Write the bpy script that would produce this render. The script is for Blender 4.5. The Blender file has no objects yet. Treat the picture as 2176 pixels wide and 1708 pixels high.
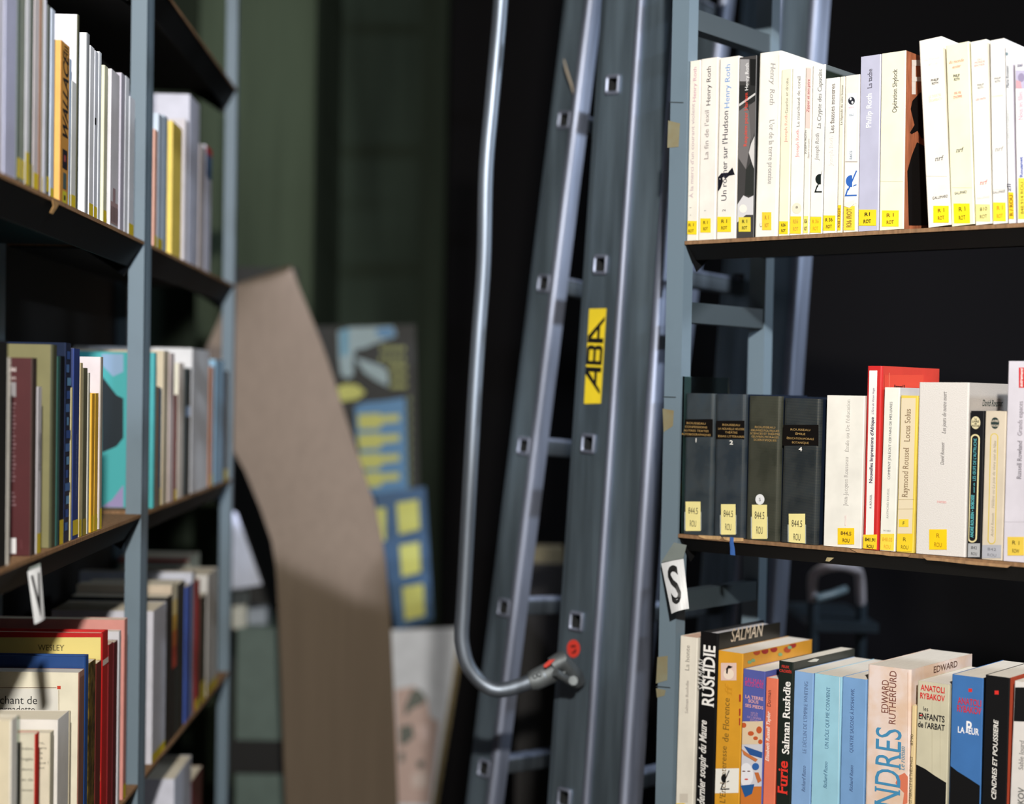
import bpy, bmesh, math, random
from mathutils import Vector, Matrix
random.seed(7)
SC = bpy.context.scene
COL = SC.collection

# ------------------------------------------------------------------ camera
W, H, F = 2176, 1708, 3450.0            # frame and focal length in pixels
CAM_Z = 1.45
PITCH, ROLL = 0.030, 0.019
PPY = 833 + PITCH * F                   # principal row of the cropped negative
CAM = Vector((0, 0, CAM_Z))
RM = Matrix.Rotation(math.pi / 2 - PITCH, 3, 'X') @ Matrix.Rotation(ROLL, 3, 'Z')
cam_d = bpy.data.cameras.new('camera')
cam = bpy.data.objects.new('camera', cam_d)
COL.objects.link(cam)
cam.matrix_world = Matrix.Translation(CAM) @ RM.to_4x4()
cam_d.sensor_fit = 'HORIZONTAL'
cam_d.sensor_width = 70.0
cam_d.lens = F / W * 70.0
cam_d.shift_y = (PPY - H / 2) / W
cam_d.clip_start = 0.02
cam_d.dof.use_dof = True
cam_d.dof.focus_distance = 1.90
cam_d.dof.aperture_fstop = 4.5
SC.camera = cam

# ------------------------------------------------------------------ view + world + lights
SC.view_settings.view_transform = 'Standard'
SC.view_settings.look = 'None'
SC.view_settings.gamma = 1
SC.view_settings.use_curve_mapping = False
SC.view_settings.exposure = 0.0
wd = bpy.data.worlds.new('world'); SC.world = wd
wd.use_nodes = True
wd.node_tree.nodes['Background'].inputs[0].default_value = (0.75, 0.85, 1.0, 1)
wd.node_tree.nodes['Background'].inputs[1].default_value = 0.010

def area_light(name, loc, aim, sx, sy, power, color):
    l = bpy.data.lights.new(name, 'AREA'); l.shape = 'RECTANGLE'
    l.size, l.size_y, l.energy, l.color = sx, sy, power, color
    o = bpy.data.objects.new(name, l); COL.objects.link(o)
    o.location = loc
    o.rotation_euler = (Vector(aim) - Vector(loc)).to_track_quat('-Z', 'Y').to_euler()
    return o
# cool tube behind the camera, cut below by an added unseen blocker; warm lamp over the aisle
area_light('tube_lamp', (1.90, -3.0, CAM_Z + 1.40), (-0.2, 2.6, CAM_Z + 0.1), 0.60, 0.028, 104, (0.72, 0.84, 1.0))
area_light('aisle_lamp', (0.14, -0.70, CAM_Z + 1.08), (0.30, 2.0, CAM_Z - 0.1), 0.10, 0.07, 122, (1.0, 0.95, 0.865))
area_light('cardboard_fill', (-3.4, 2.05, CAM_Z + 1.0), (-0.4, 3.3, CAM_Z - 0.05), 0.25, 0.05, 330, (0.80, 0.83, 1.0))   # added cool light for the upper cardboard, through the made-up wall opening
area_light('clutter_fill', (1.55, 2.10, CAM_Z + 0.55), (0.60, 2.95, CAM_Z - 0.35), 0.20, 0.05, 10, (0.80, 0.90, 1.0))  # added light, no known source, to lift the clutter behind the right bookcase

# ------------------------------------------------------------------ projection helpers
def ray(px, py):
    return (RM @ Vector(((px - W / 2) / F, -(py - PPY) / F, -1.0)))
def at(px, py, Y):
    d = ray(px, py); return CAM + d * (Y / d.y)
def proj(P):
    q = RM.transposed() @ (P - CAM)
    return W / 2 + F * q.x / -q.z, PPY - F * q.y / -q.z
def hit(px, py, P0, n):
    d = ray(px, py); return CAM + d * ((P0 - CAM).dot(n) / d.dot(n))

class Plane:
    """vertical front plane of a bookcase: u runs along it, w into it"""
    def __init__(s, px, py, Y, ux, uy):
        P = at(px, py, Y); L = math.hypot(ux, uy)
        s.O = Vector((P.x, P.y, 0)); s.u = Vector((ux / L, uy / L, 0)); s.w = Vector((-uy / L, ux / L, 0))
        s.rot = math.atan2(uy, ux)
    def P(s, u, w, z): return s.O + s.u * u + s.w * w + Vector((0, 0, z))
    def uz(s, px, py, w=0.0):
        q = hit(px, py, s.O + s.w * w, s.w) - s.O
        return q.dot(s.u), q.z
    def u_at(s, px, w, z):
        a, b = -3.0, 3.0
        sg = 1 if proj(s.P(0.1, w, z))[0] > proj(s.P(0, w, z))[0] else -1
        a, b = -0.9, 1.2
        for _ in range(50):
            m = (a + b) / 2
            if (proj(s.P(m, w, z))[0] - px) * sg < 0: a = m
            else: b = m
        return a
    def w_at(s, px, u, z):
        a, b = -0.3, 0.3
        sg = 1 if proj(s.P(u, 0.01, z))[0] > proj(s.P(u, 0, z))[0] else -1
        for _ in range(50):
            m = (a + b) / 2
            if (proj(s.P(u, m, z))[0] - px) * sg < 0: a = m
            else: b = m
        return a
RP = Plane(1447, 840, 2.05, 0.768, -0.640)
LP = Plane(303, 817, 2.20, -0.036, 0.99935)
SHELF = [CAM_Z + 0.194 + k * -0.3693 for k in range(4)]    # tops of the four shelves in view
SHELF_UP = CAM_Z + 0.194 + 0.3693

# ------------------------------------------------------------------ materials
def lin(c):
    return tuple(((v / 255) / 12.92 if v / 255 <= 0.04045 else ((v / 255 + 0.055) / 1.055) ** 2.4) for v in c)
MATS = {}
def mat(rgb, rough=0.5, style='plain', metal=0.0, spec=0.5, scale=30.0):
    key = (tuple(rgb), rough, style, metal, spec, scale)
    if key in MATS: return MATS[key]
    m = bpy.data.materials.new('%s_%d_%d_%d' % ((style,) + tuple(int(v) for v in rgb)))
    m.use_nodes = True
    nt = m.node_tree; N = nt.nodes; L = nt.links
    b = N['Principled BSDF']
    b.inputs['Roughness'].default_value = rough
    b.inputs['Metallic'].default_value = metal
    b.inputs['Specular IOR Level'].default_value = spec
    c = lin(rgb) + (1,)
    tc = N.new('ShaderNodeTexCoord'); mp = N.new('ShaderNodeMapping')
    L.new(tc.outputs['Object'], mp.inputs['Vector'])
    def mix(fac, c1, c2):
        r = N.new('ShaderNodeMix'); r.data_type = 'RGBA'
        L.new(fac, r.inputs['Factor']); r.inputs['A'].default_value = c1; r.inputs['B'].default_value = c2
        return r.outputs['Result']
    def ramp(sock, a, z):
        r = N.new('ShaderNodeValToRGB'); r.color_ramp.elements[0].position = a; r.color_ramp.elements[1].position = z
        L.new(sock, r.inputs[0]); return r.outputs[0]
    def noise(sc, det=3):
        n = N.new('ShaderNodeTexNoise'); n.inputs['Scale'].default_value = sc; n.inputs['Detail'].default_value = det
        L.new(mp.outputs[0], n.inputs['Vector']); return n.outputs['Fac']
    def bump(sock, st, dist=0.001):
        r = N.new('ShaderNodeBump'); r.inputs['Strength'].default_value = st; r.inputs['Distance'].default_value = dist
        L.new(sock, r.inputs['Height']); L.new(r.outputs[0], b.inputs['Normal'])
    dk = lambda k: tuple(v * k for v in c[:3]) + (1,)
    if style == 'flat':
        b.inputs['Base Color'].default_value = c
    elif style == 'plain':
        L.new(mix(ramp(noise(scale), 0.35, 0.75), c, dk(0.86)), b.inputs['Base Color'])
    elif style == 'pages':
        mp.inputs['Scale'].default_value = (1, 0.02, 0.05)
        f = noise(2600, 2)
        L.new(mix(ramp(f, 0.35, 0.7), c, dk(0.86)), b.inputs['Base Color']); bump(f, 0.2, 0.0004)
    elif style == 'cloth':
        f = noise(900, 2)
        L.new(mix(f, dk(1.05), dk(0.80)), b.inputs['Base Color']); bump(f, 0.5, 0.0008)
    elif style == 'stripes':                                   # gilt ruled spine
        w = N.new('ShaderNodeTexWave'); w.wave_type = 'BANDS'; w.bands_direction = 'Z'
        w.inputs['Scale'].default_value = 235; w.inputs['Distortion'].default_value = 0.15
        L.new(mp.outputs[0], w.inputs['Vector'])
        g = N.new('ShaderNodeMath'); g.operation = 'MULTIPLY'
        L.new(ramp(w.outputs['Fac'], 0.62, 0.85), g.inputs[0]); L.new(ramp(noise(25), 0.25, 0.6), g.inputs[1])
        L.new(mix(g.outputs[0], c, (0.22, 0.205, 0.16, 1)), b.inputs['Base Color'])
        L.new(g.outputs[0], b.inputs['Metallic'])
    elif style == 'metal':                                     # drawn aluminium, scuffed
        mp.inputs['Scale'].default_value = (1, 1, 0.08)
        f = noise(38, 8)
        L.new(mix(ramp(f, 0.35, 0.65), c, dk(0.55)), b.inputs['Base Color'])
        r = N.new('ShaderNodeMapRange'); r.inputs[3].default_value = rough * 0.8; r.inputs[4].default_value = rough * 1.35
        L.new(noise(14, 6), r.inputs[0]); L.new(r.outputs[0], b.inputs['Roughness'])
    elif style == 'paint':                                     # painted steel with a few rubbed spots
        L.new(mix(ramp(noise(9, 6), 0.55, 0.8), c, dk(0.82)), b.inputs['Base Color']); bump(noise(500, 2), 0.08, 0.0004)
    elif style == 'wood':
        mp.inputs['Scale'].default_value = (3, 3, 0.6)
        f = noise(60, 6)
        L.new(mix(ramp(f, 0.35, 0.7), c, dk(0.6)), b.inputs['Base Color']); bump(f, 0.4, 0.002)
    elif style == 'concrete':
        mp.inputs['Scale'].default_value = (1, 1, 0.12)
        f = noise(9, 6); f2 = noise(1.7, 4)
        r1 = mix(ramp(f, 0.3, 0.75), c, dk(0.5))
        r = N.new('ShaderNodeMix'); r.data_type = 'RGBA'; r.blend_type = 'MULTIPLY'; r.inputs['Factor'].default_value = 0.6
        L.new(r1, r.inputs['A']); L.new(ramp(f2, 0.2, 0.7), r.inputs['B'])
        L.new(r.outputs['Result'], b.inputs['Base Color']); bump(f, 0.5, 0.01)
    elif style == 'card':                                      # corrugated board, faint flutes
        mp.inputs['Scale'].default_value = (1, 1, 0.015)
        f = noise(75, 3)
        L.new(mix(ramp(f, 0.3, 0.75), c, dk(0.88)), b.inputs['Base Color']); bump(f, 0.06, 0.001)
    elif style == 'marble':                                    # watery printed mottle
        f = ramp(noise(scale, 6), 0.38, 0.62)
        L.new(mix(f, c, tuple(min(1, v * k) for v, k in zip(c[:3], (0.92, 0.78, 0.62))) + (1,)), b.inputs['Base Color'])
    elif style == 'foil':
        f = ramp(noise(55, 5), 0.42, 0.6)
        L.new(mix(f, dk(0.25), c), b.inputs['Base Color'])
        b.inputs['Metallic'].default_value = 0.85
        bump(noise(90, 3), 0.5, 0.002)
    elif style == 'blueprint':                                 # printed blocks of blue on dark
        v = N.new('ShaderNodeTexVoronoi'); v.inputs['Scale'].default_value = 60
        mp.inputs['Scale'].default_value = (1, 1, 0.8)
        L.new(mp.outputs[0], v.inputs['Vector'])
        L.new(mix(ramp(v.outputs['Color'], 0.5, 0.8), lin((18, 24, 48)) + (1,), c), b.inputs['Base Color'])
    elif style == 'clear':                                     # acrylic sheet, thin walled
        b.inputs['Base Color'].default_value = c
        b.inputs['Transmission Weight'].default_value = 1.0
        b.inputs['IOR'].default_value = 1.49
    MATS[key] = m
    return m

# ------------------------------------------------------------------ mesh helpers
class MB:
    def __init__(s): s.v, s.f, s.mi, s.mats = [], [], [], []
    def slot(s, m):
        if m not in s.mats: s.mats.append(m)
        return s.mats.index(m)
    def add(s, vs, fs, m):
        o = len(s.v); k = s.slot(m)
        s.v += [Vector(p) for p in vs]
        for f in fs: s.f.append([i + o for i in f]); s.mi.append(k)
    def box(s, a, b, m, M=None):
        x0, y0, z0 = a; x1, y1, z1 = b
        vs = [Vector(p) for p in ((x0,y0,z0),(x1,y0,z0),(x1,y1,z0),(x0,y1,z0),(x0,y0,z1),(x1,y0,z1),(x1,y1,z1),(x0,y1,z1))]
        if M: vs = [M @ p for p in vs]
        s.add(vs, [(0,3,2,1),(4,5,6,7),(0,1,5,4),(1,2,6,5),(2,3,7,6),(3,0,4,7)], m)
    def prism(s, poly, fn, m, h0, h1):
        """poly in 2-D, fn(p, h) -> 3-D"""
        n = len(poly)
        vs = [fn(p, h0) for p in poly] + [fn(p, h1) for p in poly]
        fs = [tuple(range(n))[::-1], tuple(range(n, 2 * n))] + [(i, (i + 1) % n, n + (i + 1) % n, n + i) for i in range(n)]
        s.add(vs, fs, m)
    def tube(s, pts, r, m, n=14, cap=True):
        pts = [Vector(p) for p in pts]; vs = []; fs = []
        up = Vector((0.1, 0.2, 1)).normalized(); prev = None
        for i, p in enumerate(pts):
            t = (pts[min(i + 1, len(pts) - 1)] - pts[max(i - 1, 0)]).normalized()
            if prev is None:
                a = t.orthogonal().normalized()
            else:
                a = (prev - t * prev.dot(t)).normalized()
            prev = a; c = t.cross(a)
            rr = r[i] if isinstance(r, (list, tuple)) else r
            for k in range(n):
                g = 2 * math.pi * k / n
                vs.append(p + a * math.cos(g) * rr + c * math.sin(g) * rr)
        for i in range(len(pts) - 1):
            for k in range(n):
                fs.append((i*n + k, i*n + (k+1) % n, (i+1)*n + (k+1) % n, (i+1)*n + k))
        if cap:
            fs += [tuple(range(n))[::-1], tuple(range((len(pts)-1)*n, len(pts)*n))]
        s.add(vs, fs, m)
    def build(s, name, parent=None, M=None, smooth=False, fix=True):
        me = bpy.data.meshes.new(name)
        me.from_pydata([tuple(p) for p in s.v], [], s.f)
        for m in s.mats: me.materials.append(m)
        me.polygons.foreach_set('material_index', s.mi)
        if fix:
            bm = bmesh.new(); bm.from_mesh(me); bmesh.ops.recalc_face_normals(bm, faces=bm.faces); bm.to_mesh(me); bm.free()
        me.update()
        if smooth:
            me.shade_smooth()
            me.set_sharp_from_angle(angle=math.radians(38))
        o = bpy.data.objects.new(name, me); COL.objects.link(o)
        if parent: o.parent = parent
        if M is not None: o.matrix_world = M
        return o

def tag(o, label, cat, group=None):
    o['label'] = label; o['category'] = cat
    if group: o['group'] = group
    return o
def empty(name, M, label=None, cat=None, group=None):
    o = bpy.data.objects.new(name, None); o.empty_display_size = 0.05
    COL.objects.link(o); o.matrix_world = M
    if label: tag(o, label, cat, group)
    return o
def struct(o): o['kind'] = 'structure'; return o

# ------------------------------------------------------------------ lettering
TX = {}
SER = {}
def glyphs(text, bold=0.0, serif=False):
    key = (text, bold, serif)
    if key in TX: return TX[key]
    cu = bpy.data.curves.new('t', 'FONT'); cu.body = text; cu.resolution_u = 3; cu.offset = bold; cu.fill_mode = 'FRONT'
    ob = bpy.data.objects.new('t', cu); COL.objects.link(ob)
    dg = bpy.context.evaluated_depsgraph_get()
    me = bpy.data.meshes.new_from_object(ob.evaluated_get(dg))
    vs = [(v.co.x, v.co.y) for v in me.vertices]; fs = [tuple(p.vertices) for p in me.polygons]
    if serif:                                   # slab feet on the flat stem ends
        cnt = {}
        for f in fs:
            for i in range(len(f)):
                e = tuple(sorted((f[i], f[(i + 1) % len(f)]))); cnt[e] = cnt.get(e, 0) + 1
        ends = []
        for (a, b), c in cnt.items():
            if c != 1: continue
            (xa, ya), (xb, yb) = vs[a], vs[b]
            if abs(ya - yb) < 0.004 and 0.03 < abs(xa - xb) < 0.17:
                y = (ya + yb) / 2
                for lv in (0.0, 0.449, 0.682, -0.23):
                    if abs(y - lv) < 0.035: ends.append((min(xa, xb), max(xa, xb), y))
        SER[key] = len(vs)
        for x0, x1, y in ends:
            dy = 0.042 if y < 0.2 else -0.042
            n = len(vs); vs += [(x0 - 0.055, y), (x1 + 0.055, y), (x1 + 0.055, y + dy), (x0 - 0.055, y + dy)]
            fs.append((n, n + 1, n + 2, n + 3) if dy > 0 else (n + 3, n + 2, n + 1, n))
    bpy.data.objects.remove(ob); bpy.data.curves.remove(cu); bpy.data.meshes.remove(me)
    if not vs: vs, fs = [(0, 0)], []
    TX[key] = (vs, fs, min(v[0] for v in vs), max(v[0] for v in vs))
    return TX[key]
CAP = 0.682
def put_text(mb, text, m, origin, ex, ey, length, cap, flags=''):
    """origin: start of the baseline; ex, ey: unit vectors of reading direction and letter height"""
    vs, fs, x0, x1 = glyphs(text, 0.022 if 'b' in flags else (-0.006 if 'l' in flags else 0.0), 's' in flags)
    k = length / max(x1 - x0, 1e-6); q = cap / CAP
    if k > 1.7 * q:                             # a lone narrow figure keeps its shape
        origin = origin + ex * ((length - (x1 - x0) * q) / 2); k = q
    en = ex.cross(ey) * 0.00003; ns = SER.get((text, 0.022 if 'b' in flags else (-0.006 if 'l' in flags else 0.0), 's' in flags), 1 << 30)
    sh = 0.22 if 'i' in flags else 0.0
    mb.add([origin + ex * ((x - x0) * k + y * q * sh) + ey * (y * q) + (en if i >= ns else en * 0) for i, (x, y) in enumerate(vs)], fs, m)

INK = (34, 32, 34)
YEL = (244, 212, 40)

# ------------------------------------------------------------------ books
class Book:
    """paperback or hardcover standing upright; local x = thickness, y = into the shelf, z = up"""
    def __init__(s, M, T, Hh, D, rgb, label, group, left=None, right=None, hard=False, rough=0.42, style='plain', r=0.0013,
                 pages=(236, 226, 206), name='book', cat='book', spec=0.4, sstyle=None):
        s.M, s.T, s.H, s.D = M, T, Hh, D
        s.root = empty(name, M, label, cat, group)
        ms = mat(rgb, rough, style, spec=spec)
        ml = mat(left or rgb, rough, sstyle or style, spec=spec); mr = mat(right or rgb, rough, sstyle or style, spec=spec)
        c = 0.0026 if hard else 0.0007
        r = min(r if not hard else max(r, 0.003), T * 0.4)
        out = [(0, D), (0, r)]; nseg = 5
        for k in range(1, nseg + 1):
            a = math.pi + (math.pi / 2) * k / nseg; out.append((r + r * math.cos(a), r + r * math.sin(a)))
        out.append((T - r, 0))
        for k in range(1, nseg + 1):
            a = 1.5 * math.pi + (math.pi / 2) * k / nseg; out.append((T - r + r * math.cos(a), r + r * math.sin(a)))
        out.append((T, D))
        inn = []
        for (x, y) in out:
            inn.append((min(max(x, c), T - c), max(y, c) if y < D else D))
        n = len(out); mb = MB()
        for lst, key in ((out, 'o'), (inn, 'i')):
            for i in range(n - 1):
                m_ = ml if i == 0 else (mr if i == n - 2 else ms)
                a, b = lst[i], lst[i + 1]
                q = [(a[0], a[1], 0), (b[0], b[1], 0), (b[0], b[1], Hh), (a[0], a[1], Hh)]
                mb.add(q if key == 'o' else q[::-1], [(0, 1, 2, 3)], m_)
        for z, fl in ((0, 1), (Hh, 0)):
            for i in range(n - 1):
                q = [(out[i][0], out[i][1], z), (out[i+1][0], out[i+1][1], z), (inn[i+1][0], inn[i+1][1], z), (inn[i][0], inn[i][1], z)]
                mb.add(q[::-1] if fl else q, [(0, 1, 2, 3)], ml if i == 0 else (mr if i == n - 2 else ms))
        for i in (0, n - 1):
            q = [(out[i][0], D, 0), (inn[i][0], D, 0), (inn[i][0], D, Hh), (out[i][0], D, Hh)]
            mb.add(q if i == 0 else q[::-1], [(0, 1, 2, 3)], ml if i == 0 else mr)
        mb.build('cover', s.root, M, fix=False)
        pb = MB(); iz = 0.0035 if hard else 0.0004; iy = 0.004 if hard else 0.0006
        x0, x1, z0, z1 = c + 0.0001, T - c - 0.0001, iz, Hh - iz
        if x1 > x0:
            pb.box((x0, c + 0.0002, z0), (x1, D - iy, z1), mat(pages, 0.8, 'pages', spec=0.1))
            pb.build('page_block', s.root, M)
        s.let = MB(); s.labs = []
        s.Mi = M.inverted(); s.k = 0
    # faces: 'S' spine, 'R' far side (x = T), 'L' near side (x = 0)
    def fr(s, face):
        if face == 'S': return Vector((0, -0.00025, 0)), Vector((1, 0, 0)), Vector((0, -1, 0))
        if face == 'R': return Vector((s.T + 0.00025, 0, 0)), Vector((0, 1, 0)), Vector((1, 0, 0))
        return Vector((-0.00025, 0, 0)), Vector((0, -1, 0)), Vector((-1, 0, 0))
    def loc(s, px, py, face='S', off=0.0):
        o, ex, n = s.fr(face); o = o + n * off
        R = s.M.to_3x3()
        return s.Mi @ hit(px, py, s.M @ o, R @ n)
    def scale(s, px, py, face='S'):          # metres per pixel at that spot
        p = s.M @ s.loc(px, py, face); return (p - CAM).dot(-(RM @ Vector((0, 0, 1)))) / F
    def v(s, text, xc, y0, y1, hpx, rgb, fl='', face='S', off=0.0, mb=None):
        s.k += 1; off += 0.00002 * s.k + 0.0001
        a, b, c = s.loc(xc, (y0 + y1) / 2, face, off), s.loc(xc, y0, face, off), s.loc(xc, y1, face, off)
        o, ex, n = s.fr(face)
        L = abs(c.z - b.z); up = c.z > b.z
        wpx = abs(proj(s.M @ (a + ex * 0.01))[0] - proj(s.M @ a)[0]) / 0.01
        cap = hpx / wpx
        rd = Vector((0, 0, 1 if up else -1)); lh = ex * (-1 if up else 1)
        st = Vector(a); st.z = b.z; st = st - lh * cap / 2
        put_text(mb or s.let, text, mat(rgb, 0.6, 'flat', spec=0.2), st, rd, lh, L, cap, fl)
    def h(s, text, x0, x1, yc, hpx, rgb, fl='', face='S', off=0.0, mb=None):
        s.k += 1; off += 0.00002 * s.k + 0.0001
        a, b = s.loc(x0, yc, face, off), s.loc(x1, yc, face, off)
        o, ex, n = s.fr(face)
        cap = hpx * s.scale((x0 + x1) / 2, yc, face)
        st = Vector(a); st.z -= cap / 2
        put_text(mb or s.let, text, mat(rgb, 0.6, 'flat', spec=0.2), st, ex, Vector((0, 0, 1)), abs((b - a).dot(ex)), cap, fl)
    def p(s, pts, rgb, face='S', off=-0.0001, style='flat', rough=0.5, mb=None):
        q = []; s.k += 1; off += 0.00002 * s.k
        o, ex, n = s.fr(face)
        for x, y in pts:
            l = s.loc(x, y, face, off)
            l.z = min(max(l.z, 0.0006), s.H - 0.0006)
            if face == 'S': l.x = min(max(l.x, 0.0010), s.T - 0.0010)
            else: l.y = min(max(l.y, 0.0012), s.D - 0.001)
            q.append(l)
        (mb or s.let).add(q, [tuple(range(len(q)))], mat(rgb, rough, style, spec=0.3))
    def lab(s, x0, x1, y0, y1, rgb=YEL, lines=(), trgb=INK, vert=False, sx=0.0, face='S', fl='b'):
        mb = MB(); s.p([(x0 + sx, y0), (x1 + sx, y0), (x1, y1), (x0, y1)], rgb, face, 0.0001, 'plain', 0.45, mb)
        o = mb.build('call_number_label', s.root, s.M, fix=False); o['label'] = 'sticker with the call number'
        if lines:
            t = MB(); n = len(lines); w = x1 - x0; hh = y1 - y0
            if vert:
                s.v(lines[0], (x0 + x1) / 2, y1 - hh * 0.12, y0 + hh * 0.10, w * 0.42, trgb, fl, face, 0.0003, t)
            else:
                for i, ln in enumerate(lines):
                    k = {1: 0.09, 2: 0.15, 3: 0.21, 4: 0.26}.get(len(ln), 0.32)
                    if n == 1: k = 0.2
                    s.h(ln, x0 + w * (0.5 - k), x0 + w * (0.5 + k), y0 + hh * (0.30 + 0.44 * i if n > 1 else 0.5), hh * (0.21 if n > 1 else 0.45), trgb, fl, face, 0.0003, t)
            t.build('lettering', o, s.M, fix=False)
    def done(s):
        if s.let.v: s.let.build('lettering', s.root, s.M, fix=False)
        return s

ZONE = [0, 0, 1]
def zone(x, y, k): ZONE[:] = [x, y, k]
def ZX(v): return ZONE[0] + v / ZONE[2]
def ZY(v): return ZONE[1] + v / ZONE[2]
GAPS = {}
def place_right(tl, yt, bl, br, yb, row, w=0.003):
    """front face of a book on the right bookcase, measured at its head (tl, yt) and lower down (bl, br, yb)"""
    zb = SHELF[row] + 0.0005
    u1, z1 = RP.uz(ZX(tl), ZY(yt), w); u2, z2 = RP.uz(ZX(bl), ZY(yb), w); u3, _ = RP.uz(ZX(br), ZY(yb), w)
    k = (u1 - u2) / (z1 - z2); ub = u2 + k * (zb - z2); T = u3 - u2
    pu, pk, ph = GAPS.get(row, ((0.0006, 0.0042, 0.0006)[row], 0.0, 0.3))
    lean = math.atan(k)
    Hh = (z1 - zb) / math.cos(lean)
    h_ = min(ph, Hh)
    need = max(pu, pu + (pk - k) * h_)          # clear of the neighbour at foot and head
    if ub < need: T -= min(need - ub, T * 0.3); ub = need
    GAPS[row] = (ub + T / math.cos(lean) + 0.0002, k, Hh)
    lift = max(0.0, T * math.sin(lean))
    M = Matrix.Translation(RP.P(ub, w, zb + lift)) @ Matrix.Rotation(RP.rot, 4, 'Z') @ Matrix.Rotation(lean, 4, 'Y')
    return M, T - 0.0004, Hh
CUR = [None]
def RB(row, tl, yt, bl, br, yb, depth, rgb, label, w=0.003, **kw):
    M, T, Hh = place_right(tl, yt, bl, br, yb, row, w)
    g = ('books on the upper right shelf', 'books on the middle right shelf', 'books on the lower right shelf')[row]
    b = Book(M, T, Hh, depth, rgb, label, g, **kw); CUR[0] = b; return b
# decoration of the current book in coordinates of the current measuring zone
def V(t, xc, y0, y1, h, rgb, fl='', face='S'): CUR[0].v(t, ZX(xc), ZY(y0), ZY(y1), h / ZONE[2], rgb, fl, face)
def Ht(t, x0, x1, yc, h, rgb, fl='', face='S'): CUR[0].h(t, ZX(x0), ZX(x1), ZY(yc), h / ZONE[2], rgb, fl, face)
def Pp(pts, rgb, face='S', off=-0.0001, style='flat', rough=0.5): CUR[0].p([(ZX(x), ZY(y)) for x, y in pts], rgb, face, off, style, rough)
def Lb(x0, x1, y0, y1, rgb=YEL, lines=(), trgb=INK, vert=False, sx=0, face='S', fl='b'):
    CUR[0].lab(ZX(x0), ZX(x1), ZY(y0), ZY(y1), rgb, lines, trgb, vert, sx / ZONE[2], face, fl)
def Rect(x0, y0, x1, y1, rgb, face='S', off=-0.0001, style='flat', rough=0.5, sx=0): Pp([(x0 + sx, y0), (x1 + sx, y0), (x1, y1), (x0, y1)], rgb, face, off, style, rough)
def Disc(xc, yc, rx, ry, rgb, face='S', off=0.0, a0=0, a1=360):
    Pp([(xc + rx * math.cos(math.radians(a0 + (a1 - a0) * k / 24)), yc + ry * math.sin(math.radians(a0 + (a1 - a0) * k / 24))) for k in range(25)], rgb, face, off)
def emblem(x, y, k, rgb):
    """half-disc with a slash and an angle below it"""
    Disc(x, y, 34 * k, 40 * k, rgb, a0=75, a1=285)
    Pp([(x + 34*k, y - 72*k), (x + 42*k, y - 68*k), (x - 14*k, y + 62*k), (x - 24*k, y + 62*k)], rgb, off=0.0001)
    Pp([(x - 24*k, y + 48*k), (x - 16*k, y + 52*k), (x - 28*k, y + 92*k), (x + 40*k, y + 90*k), (x + 40*k, y + 100*k), (x - 42*k, y + 102*k)], rgb, off=0.0001)
    Pp([(x + 20*k, y + 26*k), (x + 38*k, y + 20*k), (x + 38*k, y + 27*k), (x + 12*k, y + 38*k)], rgb, off=0.0001)
def D(): CUR[0].done()

#@@STRUCTURE
# ------------------------------------------------------------------ room shell
CONC = mat((120, 128, 108), 0.9, 'concrete', spec=0.1)
def slab(name, a, b, m):
    mb = MB(); mb.box(a, b, m); return struct(mb.build(name))
slab('floor', (-3.2, -3.8, -0.1), (3.4, 5.3, 0.0), mat((70, 72, 70), 0.7, 'concrete'))
slab('ceiling', (-3.2, -3.8, 2.95), (3.4, 5.3, 3.05), mat((60, 62, 60), 0.9, 'concrete'))
slab('wall_back', (-3.2, 4.9, 0), (3.4, 5.1, 2.95), mat((72, 84, 72), 0.9, 'concrete', spec=0.1))
mb = MB(); wl = mat((50, 52, 50), 0.9, 'concrete')      # opening and sill added to this wall to shape the cool light
for a_, b_ in (((-1.6, -3.8, 0), (-1.5, 2.5, 2.95)), ((-1.6, 3.16, 0), (-1.5, 4.9, 2.95)), ((-1.6, 2.5, 0), (-1.5, 3.16, CAM_Z + 0.12)), ((-1.6, 2.5, CAM_Z + 0.95), (-1.5, 3.16, 2.95))):
    mb.box(a_, b_, wl)
struct(mb.build('wall_left'))
slab('dark_backdrop', (at(945, 820, 4.5).x, 4.5, 0), (3.295, 4.6, 2.945), mat((20, 19, 20), 0.95, 'flat', spec=0.05))  # added near-black sheet standing in for the unlit depth on the right
slab('wall_right', (3.3, -3.8, 0), (3.4, 4.9, 2.95), mat((40, 42, 40), 0.9, 'concrete'))
slab('wall_front', (-3.1, -3.75, 0), (3.3, -3.65, 2.95), mat((60, 60, 58), 0.9, 'concrete'))
slab('light_blocker', (-3.1, -0.86, 0), (3.3, -0.80, CAM_Z + 0.785), mat((60, 60, 58), 0.9, 'concrete'))  # unseen wall added behind the camera to cut the tube light below
a, b = at(496, 820, 4.25), at(660, 820, 4.25)
slab('wall_pillar', (a.x - 0.1, 4.25, 0), (b.x, 4.895, 2.95), mat((88, 100, 82), 0.9, 'concrete', spec=0.1))

# ------------------------------------------------------------------ bookcases
STEEL = mat((108, 125, 138), 0.45, 'paint', spec=0.4)
BOARD = mat((150, 116, 86), 0.8, 'wood', spec=0.15)
LIP = mat((14, 14, 15), 0.65, 'plain', spec=0.2)
BRACE_SHADE = mat((52, 62, 68), 0.5, 'paint')  # steel darkened, the missing light on the braces put into the colour
TAPE = mat((136, 134, 112), 0.5, 'marble')
def upright(mb, u0, u1, y0, y1, z1, m):
    """C-shaped steel post, folded edges"""
    t = 0.0025
    mb.box((u0, y0, 0), (u1, y0 + t, z1), m)
    mb.box((u0, y0 + t, 0), (u0 + t, y1, z1), m); mb.box((u1 - t, y0 + t, 0), (u1, y1, z1), m)
    mb.box((u0 + t, y1 - t, 0), (u0 + 0.008, y1, z1), m); mb.box((u1 - 0.008, y1 - t, 0), (u1 - t, y1, z1), m)
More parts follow.
